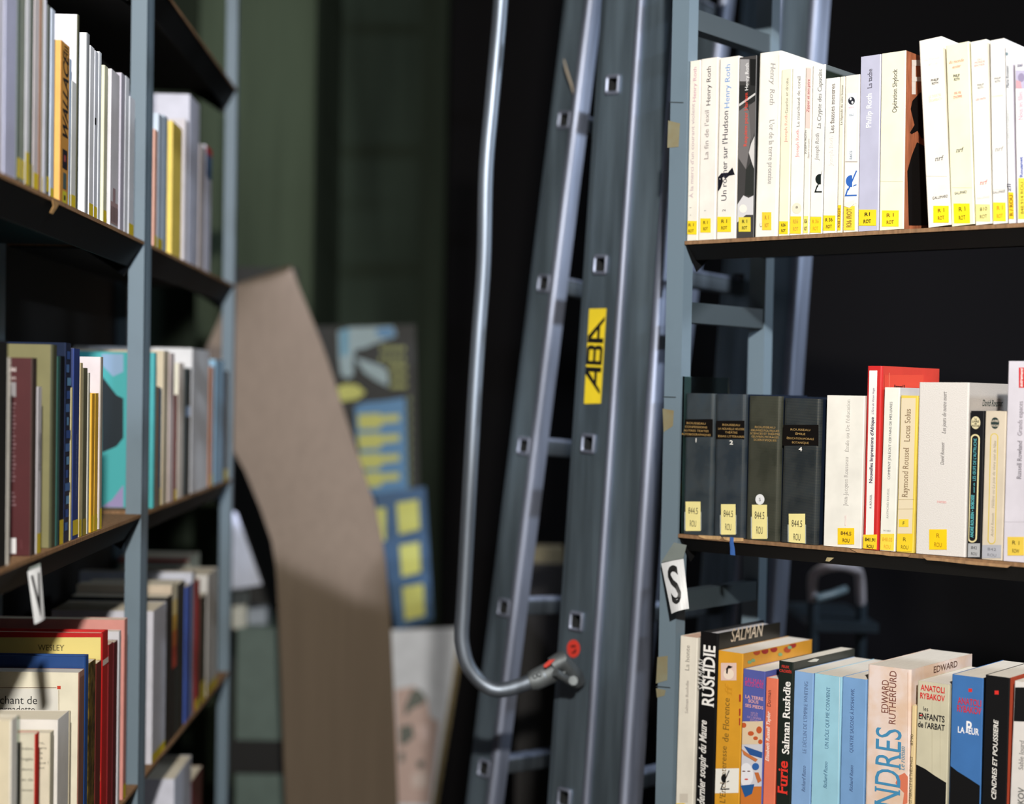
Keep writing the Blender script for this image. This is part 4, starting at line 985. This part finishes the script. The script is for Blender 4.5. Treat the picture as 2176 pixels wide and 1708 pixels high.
def deco_maroon(b):
    b.h('ski', 20, 34, 640 + 410 / 2.846, 9, (200, 190, 190), 'b', 'L'); b.h('ton', 14, 34, 640 + 460 / 2.846, 8, (190, 180, 180), 's', 'L')
    b.p([(20, 812), (34, 812), (34, 843), (20, 843)], (130, 128, 132), 'L')
    for k in range(26):
        y = 856 + k * 8.6
        if k in (20, 21): continue
        b.p([(14, y), (34 - (k * 7 % 5), y), (34 - (k * 7 % 5), y + 3.4), (14, y + 3.4)], (120, 92, 98), 'L')
    b.p([(20, 1143), (34, 1143), (34, 1176), (20, 1176)], (206, 206, 210), 'L')
    b.v('collection', 45, 1176, 1138, 3.5, (120, 70, 76), '', 'L')
def deco_blue(b):
    for k in range(14): spine_rect(b, 0.05 + 0.1 * (k % 3), 0.6 + 0.13 * (k % 4), 0.06 + 0.066 * k, 0.1 + 0.066 * k, ((70, 110, 170), (46, 80, 150), (100, 150, 196))[k % 3], 0.0003)
def deco_navy(b): spine_text(b, 'Théâtre complet suivi de notes et lettres', 0.5, 0.2, 0.55, 0.16, (130, 150, 200))
def deco_thin(b): spine_text(b, 'Nouvelles', 0.5, 0.5, 0.72, 0.35, (60, 60, 64)); 
left_row(1, (0, 640, 2.846), [
    (-30, 38, 235, (24, 24, 22), 'black book cut by the left edge, middle left shelf', N_(front=1)),
    (42, 56, 340, (206, 202, 196), 'thin white spine beside the black book at the left edge, middle left shelf', {}),
    (186, 214, 342, (64, 50, 46), 'maroon book with pale lettering on its cover, middle left shelf', N_(left=(72, 30, 34), deco=deco_maroon, depth=0.15)),
    (218, 245, 516, (206, 204, 212), 'thin white booklet with yellow label in front of the khaki book, middle left shelf', N_(lb=(0.0, 0.12), deco=deco_thin, depth=0.12)),
    (310, 336, 262, (70, 72, 52), 'tall khaki olive book with plain cover, middle left shelf', N_(left=(122, 119, 84), depth=0.17, hard=True)),
    (338, 354, 332, (46, 92, 88), 'dark book with teal edge right of the khaki one, middle left shelf', N_(left=(24, 34, 36), depth=0.15)),
    (356, 382, 330, (24, 28, 36), 'black glossy book with yellow label left of the patterned blue spine, middle left shelf', N_(lb=(0.0, 0.13), rough=0.15, spec=0.8, depth=0.15)),
    (386, 418, 250, (34, 44, 74), 'dark book with patterned blue spine, middle left shelf', N_(deco=deco_blue, left=(30, 40, 64), rough=0.2, spec=0.7, depth=0.17)),
    (422, 432, 520, (206, 196, 150), 'thin yellowish spine between the patterned and the navy book, middle left shelf', N_(depth=0.12)),
    (436, 472, 284, (40, 62, 130), 'navy blue book with yellow label, middle left shelf', N_(lb=(0.02, 0.1), deco=deco_navy, depth=0.15, left=(34, 50, 100))),
    (476, 492, 372, (206, 190, 150), 'cream spine right of the navy book, middle left shelf', N_(lb=(0.0, 0.1), depth=0.14)),
    (496, 520, 402, (100, 98, 76), 'dull olive grey spine, middle left shelf', N_(lb=(0.0, 0.1, (170, 150, 50)), depth=0.14)),
    (526, 536, 432, (186, 186, 178), 'grey white spine with black top corner, middle left shelf', N_(depth=0.12)),
    (548, 566, 558, (222, 168, 50), 'first of two orange yellow pocket books, middle left shelf', N_(lb=(0.0, 0.12), depth=0.11, left=(226, 190, 80))),
    (568, 588, 556, (226, 178, 60), 'second of two orange yellow pocket books, middle left shelf', N_(lb=(0.0, 0.12), depth=0.11)),
    (600, 614, 336, (170, 164, 156), 'tall pinkish white book behind the orange yellow pair, middle left shelf', N_(left=(222, 212, 218), lb=(0.0, 0.12), depth=0.16)),
], -0.86, gm)
gb = 'books on the lower left shelf'
def deco_chant(b):
    b.h('chant de', 0, 79, 1160 + 1018 / 3.117, 17, (26, 26, 28), '', 'L'); b.h('ernadette', 0, 74, 1506, 15, (40, 38, 36), '', 'L')
    b.p([(-60, 1460.3), (120, 1460.3), (120, 1461.3), (-60, 1461.3)], (90, 60, 50), 'L', 0.0); b.p([(121.5, 1457), (129, 1457), (129, 1464), (121.5, 1464)], (190, 60, 40), 'L', 0.0); b.p([(124.6, 1466), (125.4, 1466), (125.6, 1560), (124.8, 1560)], (90, 60, 50), 'L', 0.0)
    b.p([(-60, 1463), (123, 1463), (124, 1660), (-60, 1660)], (214, 212, 206), 'L', -0.0001)
    for k in range(4): spine_rect(b, 0.1 + 0.22 * k, 0.2 + 0.22 * k, 0.0, 0.97, (110, 70, 60), 0.0002)
def deco_esley(b):
    b.p([(-80, 1354), (214, 1354), (214, 1660), (-80, 1660)], (222, 206, 130), 'L', -0.0001); b.h('WESLEY', 80, 137, 1160 + 672 / 3.117, 12, (60, 52, 36), 's', 'L')
    spine_rect(b, 0.0, 1.0, 0.83, 0.86, (226, 206, 196)); 
def deco_notes(b):
    for k, t in enumerate(('théâtre', 'logés', 'donc', 'et de', 'charmant')): b.h(t, 46, 70, 1590 + k * 22, 6, (96, 94, 84), '', 'L')
def deco_notes2(b):
    for k, t in enumerate(('nt,', 'sens', 'ns', 'us', 'que !', 'out')): b.h(t, 82, 82 + 4.2 * len(t), 1578 + k * 10.5, 5.5, (110, 108, 96), '', 'L')
left_row(2, (0, 1160, 3.117), [
    (62, 104, 1152, (226, 222, 214), 'white pocket book at the bottom left corner, lower left shelf', N_(front=1, depth=0.11, left=(206, 196, 172))),
    (226, 250, 1246, (190, 44, 34), 'cream pocket book with narrow red spine, lower left shelf', N_(left=(206, 200, 182), deco=deco_notes, depth=0.12, pre=(190, 1130, 'clear acrylic bookend among the pocket books in the bottom left corner'))),
    (322, 348, 1238, (206, 198, 176), 'cream pocket book with small lines of print behind the red spined one, lower left shelf', N_(left=(216, 208, 188), deco=deco_notes2, depth=0.12)),
    (372, 446, 1150, (224, 220, 216), 'thick white pocket book with broad spine, lower left shelf', N_(depth=0.13)),
    (450, 462, 1098, (200, 190, 166), 'cream hardback board behind the thick white pocket book, lower left shelf', N_(depth=0.14, hard=True)),
    (512, 548, 838, (150, 110, 96), 'large cream book with title words and thin red ruled frame, lower left shelf', N_(left=(226, 220, 200), deco=deco_chant, depth=0.17, pages=(214, 210, 204))),
    (552, 576, 732, (34, 70, 130), 'blue hardback behind the large cream book, lower left shelf', N_(depth=0.17, hard=True)),
    (580, 622, 776, (190, 156, 70), 'book with crumpled gold spine, lower left shelf', N_(style='foil', rough=0.3, depth=0.14, sstyle='plain', left=(206, 190, 150))),
    (626, 660, 780, (104, 40, 36), 'dark red brown book right of the gold spine, lower left shelf', N_(depth=0.14)),
    (666, 704, 578, (186, 32, 32), 'bright red book with yellow cover panel, lower left shelf', N_(depth=0.17, deco=deco_esley, hard=True)),
    (708, 738, 655, (130, 32, 36), 'dark red book right of the bright red one, lower left shelf', N_(depth=0.15)),
    (742, 768, 640, (96, 30, 36), 'maroon book left of the salmon pink one, lower left shelf', N_(depth=0.15)),
    (776, 790, 565, (206, 206, 214), 'white edged book in front of the salmon pink one, lower left shelf', N_(depth=0.16)),
    (812, 832, 488, (206, 140, 132), 'salmon pink book beside the double post, lower left shelf', N_(left=(216, 150, 142), depth=0.18, lb=(0.0, 0.08))),
], -0.86, gb)
# far bay
left_row(0, (0, 0, 3.05), [
    (996, 1016, 836, (222, 168, 150), 'pale orange spine beside the double post, upper shelf of the far bay', N_(lb=(0.0, 0.1))),
    (1018, 1052, 732, (200, 214, 232), 'pale blue book, second on the upper shelf of the far bay', N_(lb=(0.0, 0.08))),
    (1054, 1078, 745, (170, 186, 206), 'blue grey book left of the yellow one, upper shelf of the far bay', {}),
    (1110, 1172, 782, (236, 206, 96), 'bright yellow book, upper shelf of the far bay', N_(left=(244, 214, 100))),
    (1190, 1214, 770, (206, 200, 206), 'grey white book leaning out beside the yellow one, upper shelf of the far bay', N_(depth=0.16)),
    (1216, 1282, 610, (206, 206, 222), 'tall lilac white book, upper shelf of the far bay', N_(depth=0.10)),
    (1290, 1322, 932, (170, 160, 160), 'dull pinkish grey book near the end, upper shelf of the far bay', {}),
    (1324, 1362, 938, (206, 204, 218), 'lilac white book with red and blue head, upper shelf of the far bay', N_(deco=lambda b: (spine_rect(b, 0, 1, 0.94, 1.0, (180, 40, 50)), spine_rect(b, 0, 1, 0.75, 0.94, (70, 96, 130))))),
], 0.054, 'books on the upper shelf of the far bay')
def deco_turq(b):
    b.p([(150, 750), (270, 740), (270, 1090), (150, 1100)], (70, 170, 176), 'L', -0.0001)
    b.p([(216, 798), (248, 840), (262, 846), (262, 930), (248, 948), (216, 962)], (20, 34, 44), 'L', 0.0)
    b.p([(216, 752), (262, 752), (262, 790), (240, 800), (216, 775)], (140, 170, 206), 'L', 0.0); b.p([(238, 1062), (262, 1030), (262, 1084), (216, 1084)], (150, 140, 186), 'L', 0.0)
left_row(1, (0, 640, 2.846), [
    (926, 938, 310, (60, 150, 160), 'turquoise picture book with black shape seen behind the post, middle shelf of the far bay', N_(left=(70, 170, 176), deco=deco_turq, depth=0.19)),
    (940, 958, 515, (130, 104, 84), 'small brown book, middle shelf of the far bay', N_(depth=0.11)),
    (960, 972, 525, (50, 92, 120), 'small dark blue book, middle shelf of the far bay', N_(lb=(0.0, 0.15), depth=0.11)),
    (980, 1012, 298, (206, 192, 166), 'tall beige book, middle shelf of the far bay', N_(depth=0.16)),
    (1018, 1046, 312, (214, 196, 192), 'pinkish book right of the tall beige one, middle shelf of the far bay', {}),
    (1050, 1068, 565, (110, 34, 34), 'short dark red spine, middle shelf of the far bay', N_(lb=(0.0, 0.1))),
    (1072, 1104, 372, (222, 208, 196), 'cream book right of the dark red spine, middle shelf of the far bay', N_(left=(230, 226, 206))),
    (1114, 1148, 402, (30, 46, 50), 'dark green book with white spot, middle shelf of the far bay', N_(deco=lambda b: spine_rect(b, 0.1, 0.9, 0.62, 0.70, (190, 210, 240)))),
    (1152, 1258, 284, (224, 224, 228), 'broad white book, middle shelf of the far bay', N_(depth=0.19)),
    (1266, 1286, 392, (190, 120, 80), 'thin orange brown spine, middle shelf of the far bay', N_(lb=(0.0, 0.1))),
    (1292, 1346, 352, (150, 196, 228), 'pale blue book near the end, middle shelf of the far bay', {}),
    (1352, 1376, 420, (40, 44, 54), 'dark book at the end, middle shelf of the far bay', N_(lb=(0.0, 0.1))),
], 0.054, 'books on the middle shelf of the far bay')
def deco_flame(b):
    cols = ((220, 206, 176), (224, 196, 130), (220, 170, 70), (206, 110, 50), (170, 60, 40))
    for k, c_ in enumerate(cols): spine_rect(b, 0.0, 1.0, 0.9 - 0.11 * k, 1.0 - 0.1 * k, c_, 0.0002 + 0.0001 * k)
left_row(2, (0, 1160, 3.117), [
    (1004, 1092, 432, (206, 206, 218), 'white book beside the double post, lower shelf of the far bay', N_(lb=(0.0, 0.06))),
    (1096, 1126, 342, (16, 16, 18), 'black book behind the white one, lower shelf of the far bay', {}),
    (1130, 1160, 262, (20, 20, 22), 'dark book with flame orange strip down its spine, lower shelf of the far bay', N_(left=(206, 190, 170), deco=deco_flame)),
    (1164, 1214, 258, (26, 34, 34), 'dark green black book left of the blue one, lower shelf of the far bay', {}),
    (1222, 1262, 272, (70, 100, 190), 'royal blue book, lower shelf of the far bay', {}),
    (1266, 1282, 176, (110, 116, 130), 'tall grey spined book with white cover, lower shelf of the far bay', N_(left=(206, 210, 226), depth=0.185)),
    (1286, 1314, 236, (166, 36, 40), 'red book, lower shelf of the far bay', N_(lb=(0.0, 0.08))),
    (1324, 1360, 340, (40, 38, 30), 'dark book with yellow foot right of the red one, lower shelf of the far bay', N_(lb=(0.0, 0.2))),
    (1366, 1432, 192, (214, 212, 210), 'broad white book at the end, lower shelf of the far bay', N_(lb=(0.0, 0.08), depth=0.17)),
], 0.054, 'books on the lower shelf of the far bay')
left_row(3, (300, 1150, 3.059), [
    (200, 312, 1545, (206, 210, 226), 'white book at the bottom edge of the far bay, below the black shelf', N_(left=(214, 216, 232), depth=0.19)),
    (316, 385, 1560, (96, 34, 40), 'maroon book at the bottom edge of the far bay', {}),
], 0.2, 'books on the bottom shelf of the far bay')

# boxed set lying across the lower books of the far bay
u, _ = LP.uz(436, 1215, 0.04)
tp = SHELF[2] + 0.3
M = Matrix.Translation(at(436, 1214, LP.P(u, 0.04, 0).y)) @ Matrix.Rotation(LP.rot, 4, 'Z')
b = Book(M @ Matrix.Translation((-0.06, 0.02, 0)), 0.12, 0.030, 0.13, (170, 176, 160), 'small flat green grey box with red lid lying on top of the far lower books', None, name='flat_box', cat='box', left=(150, 160, 150))
b.let.add([(-0.0003, 0.001, 0.022), (-0.0003, 0.129, 0.022), (-0.0003, 0.129, 0.0295), (-0.0003, 0.001, 0.0295)], [(3, 2, 1, 0)], mat((150, 40, 40), 0.5)); b.done()

#@@SIGNS
# ------------------------------------------------------------------ letter signs, bookends, torn edge
def sheet(name, quad, label, letter, lrect, flap=None, nx=8, nz=10, bend=0.004):
    """a paper sign curved a little, letter laid on it"""
    q = [Vector(p) for p in quad]               # tl, tr, br, bl
    n0 = (q[1] - q[0]).cross(q[3] - q[0]).normalized()
    if n0.dot(CAM - q[0]) < 0: n0 = -n0
    def S(s, t, off=0.0):
        p = (q[0] * (1 - s) + q[1] * s) * (1 - t) + (q[3] * (1 - s) + q[2] * s) * t
        return p + n0 * (off + bend * math.sin(math.pi * s) * (0.4 + 0.6 * t))
    mb = MB(); vs = []; fs = []
    for off in (0.0, -0.0005):
        for j in range(nz + 1):
            for i in range(nx + 1): vs.append(S(i / nx, j / nz, off))
    k = (nx + 1) * (nz + 1)
    for j in range(nz):
        for i in range(nx):
            a = j * (nx + 1) + i; fs.append((a, a + 1, a + nx + 2, a + nx + 1)); fs.append(tuple(x + k for x in (a + nx + 1, a + nx + 2, a + 1, a)))
    mb.add(vs, fs, mat((206, 208, 212), 0.45, 'plain'))
    root = mb.build(name, None, None, fix=False); tag(root, label, 'sign')
    vs2, fs2, x0, x1 = glyphs(letter, 0.03 if letter == 'V' else 0.014)
    y0 = min(v[1] for v in vs2); y1 = max(v[1] for v in vs2)
    mb = MB(); s0, s1, t0, t1 = lrect
    mb.add([S(s0 + (s1 - s0) * (x - x0) / (x1 - x0), t1 + (t0 - t1) * (y - y0) / (y1 - y0), 0.0008) for x, y in vs2], fs2, mat((14, 14, 15), 0.5, 'flat'))
    o = mb.build('lettering', root, Matrix.Identity(4), fix=False); o['label'] = 'black capital letter'
    if flap:
        mb = MB(); f4 = [Vector(p) for p in flap]; nf = (f4[1] - f4[0]).cross(f4[3] - f4[0]).normalized() * 0.0005
        mb.add(f4 + [p - nf for p in f4], [(0, 1, 2, 3), (7, 6, 5, 4), (0, 4, 5, 1), (1, 5, 6, 2), (2, 6, 7, 3), (3, 7, 4, 0)], mat((120, 128, 126), 0.35, 'plain'))
        o = mb.build('paper_flap', root, Matrix.Identity(4)); o['label'] = 'greyish upper fold of the paper'
    return root
def rp(px, py, w): u, z = RP.uz(px, py, w); return RP.P(u, w, z)
sheet('letter_sign', [rp(1405, 1197, -0.010), rp(1452, 1187, -0.004), rp(1464, 1293, -0.012), rp(1427, 1304, -0.022)], 'white paper sign with black letter S hanging on the right bookcase post', 'S', (0.22, 0.74, 0.09, 0.86),
      [rp(1405, 1195, -0.0095), rp(1452, 1186, -0.0038), rp(1459, 1158, -0.003), rp(1432, 1152, -0.003)])
def lq(px, py, w): d = ray(px, py); u, z = LP.uz(px, py, w); return LP.P(u, w, z)
yv = lq(72, 1200, -0.004).y
sheet('letter_sign', [at(59, 1214, yv - 0.010), at(86, 1203, yv + 0.004), at(95, 1315, yv), at(74, 1326, yv - 0.016)], 'white paper sign with black letter V hanging below the middle left shelf', 'V', (0.12, 0.84, 0.10, 0.90),
      [at(60, 1213, yv - 0.0098), at(86, 1202, yv + 0.0042), at(86, 1196, yv + 0.004), at(62, 1206, yv - 0.002)], bend=0.002)
#@@BACK
# ------------------------------------------------------------------ the cardboard strip
CARD = mat((102, 89, 75), 0.8, 'card', spec=0.15)
rows = [(564, 614, 618, 3.60), (574, 586, 622, 3.596), (584, 558, 626, 3.59), (606, 496, 634, 3.58), (687, 462, 667, 3.555), (740, 438, 688, 3.54), (800, 436, 708, 3.52), (900, 462, 739, 3.48), (1000, 520, 772, 3.43),
        (1080, 553, 799, 3.38), (1150, 577, 813, 3.335), (1200, 585, 820, 3.31), (1235, 588, 823, 3.30), (1300, 591, 829, 3.295), (1450, 597, 836, 3.29), (1708, 606, 846, 3.28), (2050, 616, 858, 3.27)]
mb = MB(); vs = []; nx = 8
for (y, x0, x1, Y) in rows:
    for i in range(nx + 1):
        s = i / nx; P = at(x0 + (x1 - x0) * s, y, Y); P.y += 0.012 * (1 - 4 * (s - 0.5) ** 2); vs.append(P)
bl_, br_ = vs[-nx - 1], vs[-1]
base = [Vector((p.x, p.y - 0.01, 0.001)) for p in vs[-nx - 1:]]; vs += base
nr_ = len(rows) + 1; k = len(vs)
vs += [p + Vector((0, 0.006, 0)) for p in vs]
fs = []
for j in range(nr_ - 1):
    for i in range(nx):
        a = j * (nx + 1) + i; fs.append((a, a + 1, a + nx + 2, a + nx + 1)); fs.append((k + a + nx + 1, k + a + nx + 2, k + a + 1, k + a))
edge = [j * (nx + 1) for j in range(nr_)] + [(nr_ - 1) * (nx + 1) + i for i in range(1, nx + 1)] + [j * (nx + 1) + nx for j in range(nr_ - 2, -1, -1)] + list(range(nx - 1, 0, -1))
for i in range(len(edge)):
    a, b_ = edge[i], edge[(i + 1) % len(edge)]; fs.append((a, a + k, b_ + k, b_))
mb.add(vs, fs, CARD)
o = mb.build('cardboard_sheet', smooth=True)
tag(o, 'tall bent strip of brown cardboard standing beyond the far left bookcase', 'cardboard')

# ------------------------------------------------------------------ objects stacked against the back
def board(name, quad, Y, thick, m, label, cat, deco=()):
    """a flat panel at distance Y (or one distance per corner), tl tr br bl"""
    Ys = Y if isinstance(Y, (list, tuple)) else [Y] * 4
    q = [at(x, y, d) for (x, y), d in zip(quad, Ys)]
    n_ = (q[1] - q[0]).cross(q[3] - q[0]).normalized()
    if n_.y > 0: n_ = -n_
    mb = MB(); mb.add(q + [p - n_ * thick for p in q], [(0, 1, 2, 3), (7, 6, 5, 4), (0, 4, 5, 1), (1, 5, 6, 2), (2, 6, 7, 3), (3, 7, 4, 0)], m)
    o = mb.build(name); tag(o, label, cat)
    if deco:
        pm = MB()
        for kk, (pts, rgb) in enumerate(deco):
            pm.add([hit(x, y, q[0] + n_ * (0.0006 + 0.0003 * kk), n_) for x, y in pts], [tuple(range(len(pts)))], mat(rgb, 0.5, 'flat'))
        p_ = pm.build('print', o, Matrix.Identity(4), fix=False)
    return o
def zz(x, y, b=(640, 640)): return (b[0] + x / 4.744, b[1] + y / 4.744)
YG, GB, TB_, LB_ = (196, 196, 96), (150, 172, 180), (90, 150, 180), (70, 130, 180)
dk = []
dk.append(([zz(370, 300), zz(480, 265), zz(930, 250), zz(960, 350), zz(820, 400), zz(760, 420), zz(640, 470), zz(540, 490), zz(520, 620), zz(530, 740), zz(470, 780), zz(400, 740), zz(380, 560)], GB))
dk.append(([zz(390, 300), zz(480, 270), zz(470, 540), zz(400, 560)], TB_)); dk.append(([zz(760, 275), zz(925, 262), zz(950, 350), zz(820, 370), zz(750, 330)], LB_))
dk.append(([zz(535, 560), zz(620, 590), zz(800, 650), zz(870, 700), zz(880, 860), zz(760, 800), zz(640, 720)], GB))
dk.append(([zz(350, 880), zz(430, 835), zz(560, 840), zz(650, 920), zz(560, 990), zz(400, 1010)], YG))
for r_, (y, x0) in enumerate(((480, 800), (580, 790), (665, 880), (760, 900), (855, 900))):
    for c_ in range(5):
        x = x0 + c_ * (1060 - x0) / 5; dk.append(([zz(x, y - 22), zz(x + 38, y - 24), zz(x + 38, y + 20), zz(x, y + 22)], (150, 154, 80)))
dk.append(([zz(640, 1020), zz(860, 1000), zz(1050, 970), zz(1075, 1960), zz(720, 1980), zz(560, 1400), zz(540, 1060)], LB_))
for y in (1200, 1400, 1600, 1790):
    dk.append(([zz(570, y - 60), zz(790, y - 70), zz(800, y - 50), zz(990, y - 60), zz(990, y + 10), zz(820, y + 30), zz(790, y + 80), zz(580, y + 90)], YG))
for r_ in range(10):
    y = 960 + r_ * 100; dk.append(([zz(1075, y), zz(1110, y), zz(1112, y + 55), zz(1077, y + 55)], (96, 110, 60)))
board('poster_board', [zz(60, 255), zz(1150, 235), zz(1190, 1960), zz(60, 1990)], [4.02, 4.02, 3.98, 3.98], 0.02, mat((26, 28, 28), 0.6), 'black board printed with yellow blocks and pale blue shapes against the back wall', 'poster', dk)
Z2 = lambda x, y: zz(x, y, (640, 1000))
bd = []
for (y0, y1, x0, x1) in ((310, 630, 960, 1190), (740, 1060, 990, 1200), (1160, 1500, 1020, 1240)):
    bd.append(([Z2(x0, y0 + 15), Z2(x1 - 10, y0 - 20), Z2(x1 + 5, y1 - 40), Z2(x0 + 25, y1 + 10)], YG))
bd.append(([Z2(760, 380), Z2(850, 370), Z2(850, 700), Z2(780, 720)], YG))
board('blue_panel', [Z2(735, 230), Z2(1250, 160), Z2(1330, 1500), Z2(960, 1610)], [3.93, 3.96, 3.93, 3.90], 0.02, mat((48, 88, 128), 0.55), 'blue board with three yellow squares tilted below the black printed board', 'panel', bd)
Z3 = lambda x, y: (780 + x / 4.187, 1300 + y / 4.187)
fp = []
fp.append(([Z3(250, 690), Z3(420, 660), Z3(530, 760), Z3(560, 930), Z3(640, 980), Z3(560, 1708), Z3(270, 1708)], (190, 160, 150)))
for pts in ([(400, 690), (480, 690), (530, 780), (480, 830), (400, 860), (340, 930), (330, 860)], [(290, 1020), (400, 1000), (420, 1110), (340, 1180), (290, 1180)], [(290, 1250), (330, 1240), (330, 1330), (290, 1340)], [(440, 1330), (500, 1320), (510, 1380), (450, 1390)]):
    fp.append(([Z3(*p) for p in pts], (66, 74, 62)))
fp.append(([Z3(450, 1020), Z3(540, 1000), Z3(560, 1120), Z3(490, 1160)], (214, 186, 180))); fp.append(([Z3(400, 1440), Z3(540, 1420), Z3(540, 1560), Z3(400, 1560)], (206, 186, 178)))
o = board('framed_picture', [Z3(200, 160), Z3(830, 140), Z3(480, 2300), Z3(200, 2300)], [3.88, 3.88, 3.72, 3.72], 0.018, mat((226, 230, 238), 0.7), 'pale grey picture board with pinkish figure print leaning behind the cardboard', 'picture', fp)
mb = MB(); e0, e1 = at(*Z3(832, 140), 3.875), at(*Z3(482, 2300), 3.715); 
dd = Vector((0.012, 0, 0)); d2 = Vector((0, 0.03, 0))
mb.add([e0, e0 + dd, e0 + dd + d2, e0 + d2, e1, e1 + dd, e1 + dd + d2, e1 + d2], [(0, 1, 2, 3), (7, 6, 5, 4), (0, 4, 5, 1), (1, 5, 6, 2), (2, 6, 7, 3), (3, 7, 4, 0)], mat((140, 124, 84), 0.7, 'wood'))
p_ = mb.build('frame_edge', o, Matrix.Identity(4)); p_['label'] = 'wooden side edge'
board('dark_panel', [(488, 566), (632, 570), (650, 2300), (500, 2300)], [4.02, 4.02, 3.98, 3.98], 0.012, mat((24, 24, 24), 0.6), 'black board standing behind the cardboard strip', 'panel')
board('paper_sheet', [(494, 1086), (503, 1090), (557, 1242), (492, 1252)], [3.55, 3.55, 3.5, 3.5], 0.002, mat((190, 196, 214), 0.6), 'white triangular sheet of paper between the far post and the cardboard', 'paper')
def crate(name, x0, x1, y0, y1, Y, dep, m, label, cat):
    a, b_ = at(x0, y1, Y), at(x1, y0, Y); mb = MB(); mb.box((a.x, Y, a.z), (b_.x, Y + dep, b_.z), m); o = mb.build(name)
    bm = bmesh.new(); bm.from_mesh(o.data); bmesh.ops.bevel(bm, geom=bm.edges[:], offset=0.003, segments=2, affect='EDGES'); bm.to_mesh(o.data); bm.free()
    return tag(o, label, cat)

# things standing in the dark behind the right bookcase
ob = crate('cabinet', 1562, 1656, 1060, 2600, 3.05, 0.30, mat((110, 120, 128), 0.4, 'paint'), 'grey steel cabinet in the dark behind the right bookcase', 'cabinet')
P_ = at(1609, 2600, 3.05)
for v in ob.data.vertices:
    if v.co.z < 0.6: v.co.z = 0.0
def pole(name, p, q, r, m, label, cat, grp=None, up=None):
    mb = MB(); mb.tube([p, q], r, m, 12); return tag(mb.build(name, smooth=True), label, cat, grp)
WP = mat((214, 206, 214), 0.4, 'plain')
a0, a1 = at(1628, 1150, 2.99), at(1617, 1380, 2.97); dd = (a1 - a0) / (a0.z - a1.z)
pole('plastic_tube', a0 + (-dd) * 0.05, a0 + dd * a0.z, 0.0085, WP, 'pale plastic tube leaning on the grey cabinet, left of its pair', 'tube')
a0, a1 = at(1644, 1150, 2.93), at(1643, 1380, 2.92); dd = (a1 - a0) / (a0.z - a1.z)
pole('plastic_tube', a0 + (-dd) * 0.05, a0 + dd * a0.z, 0.0085, WP, 'pale plastic tube leaning on the grey cabinet, right of its pair', 'tube')
TR = empty('trolley', Matrix.Translation((at(1780, 1210, 2.75).x, 2.75, 0)), 'dark book trolley with white curved push handle behind the right bookcase', 'trolley')
mb = MB(); mb.tube(smooth_path([at(x, y, d) for x, y, d in ((1728, 1290, 2.78), (1727, 1232, 2.78), (1734, 1216, 2.76), (1758, 1205, 2.74), (1786, 1202, 2.74), (1812, 1208, 2.76), (1826, 1222, 2.80), (1830, 1290, 2.82))]), 0.0085, WP, 12)
mb.build('push_handle', TR, Matrix.Identity(4), smooth=True)
DS = mat((60, 72, 82), 0.35, 'paint')
l0, l1 = at(1728, 1290, 2.78), at(1830, 1290, 2.82)
for e in (l0, l1):
    mb = MB(); mb.tube([e + Vector((0, 0, 0.01)), Vector((e.x, e.y, 0.0))], 0.010, DS, 10); mb.build('leg', TR, Matrix.Identity(4), smooth=True)
for z in (0.35, 0.75, 1.05):
    mb = MB(); mb.box((l0.x, 2.77, z), (l1.x + 0.02, 3.04, z + 0.015), DS); mb.build('tray', TR, Matrix.Identity(4))
mb = MB(); mb.tube([at(1733, 1272, 2.77), at(1770, 1262, 2.78), at(1796, 1252, 2.80)], 0.007, mat((130, 150, 160), 0.3, 'paint'), 10); mb.build('cross_bar', TR, Matrix.Identity(4), smooth=True)
# low brown timber behind the ladder
ob = crate('timber_block', 1120, 1200, 1165, 1200, 3.45, 0.08, mat((96, 88, 62), 0.7, 'wood'), 'small olive brown timber end seen between the two ladder rails', 'timber')
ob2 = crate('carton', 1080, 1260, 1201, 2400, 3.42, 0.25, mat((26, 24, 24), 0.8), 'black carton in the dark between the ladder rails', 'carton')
for v in ob2.data.vertices:
    if v.co.z < 0.5: v.co.z = 0.0

o = crate('low_cabinet', 486, 640, 1336, 2600, 3.66, 0.30, mat((96, 112, 106), 0.5, 'plain'), 'low grey green cabinet between the far post and the cardboard', 'cabinet')
for v in o.data.vertices:
    if v.co.z < 0.3: v.co.z = 0.0
a_, b_ = at(488, 1642, 3.6585), at(638, 1574, 3.6585); mb = MB(); mb.box((a_.x, 3.656, a_.z), (b_.x, 3.6598, b_.z), mat((16, 16, 17), 0.6)); mb.build('dark_band', o, Matrix.Identity(4))
crate('small_box', 492, 522, 1258, 1337, 3.67, 0.05, mat((196, 196, 186), 0.6), 'small cream box standing on the low grey green cabinet', 'box')
crate('folded_paper', 524, 566, 1292, 1337, 3.72, 0.05, mat((150, 158, 170), 0.6), 'grey white stack of folded paper on the low grey green cabinet', 'paper')
#@@END
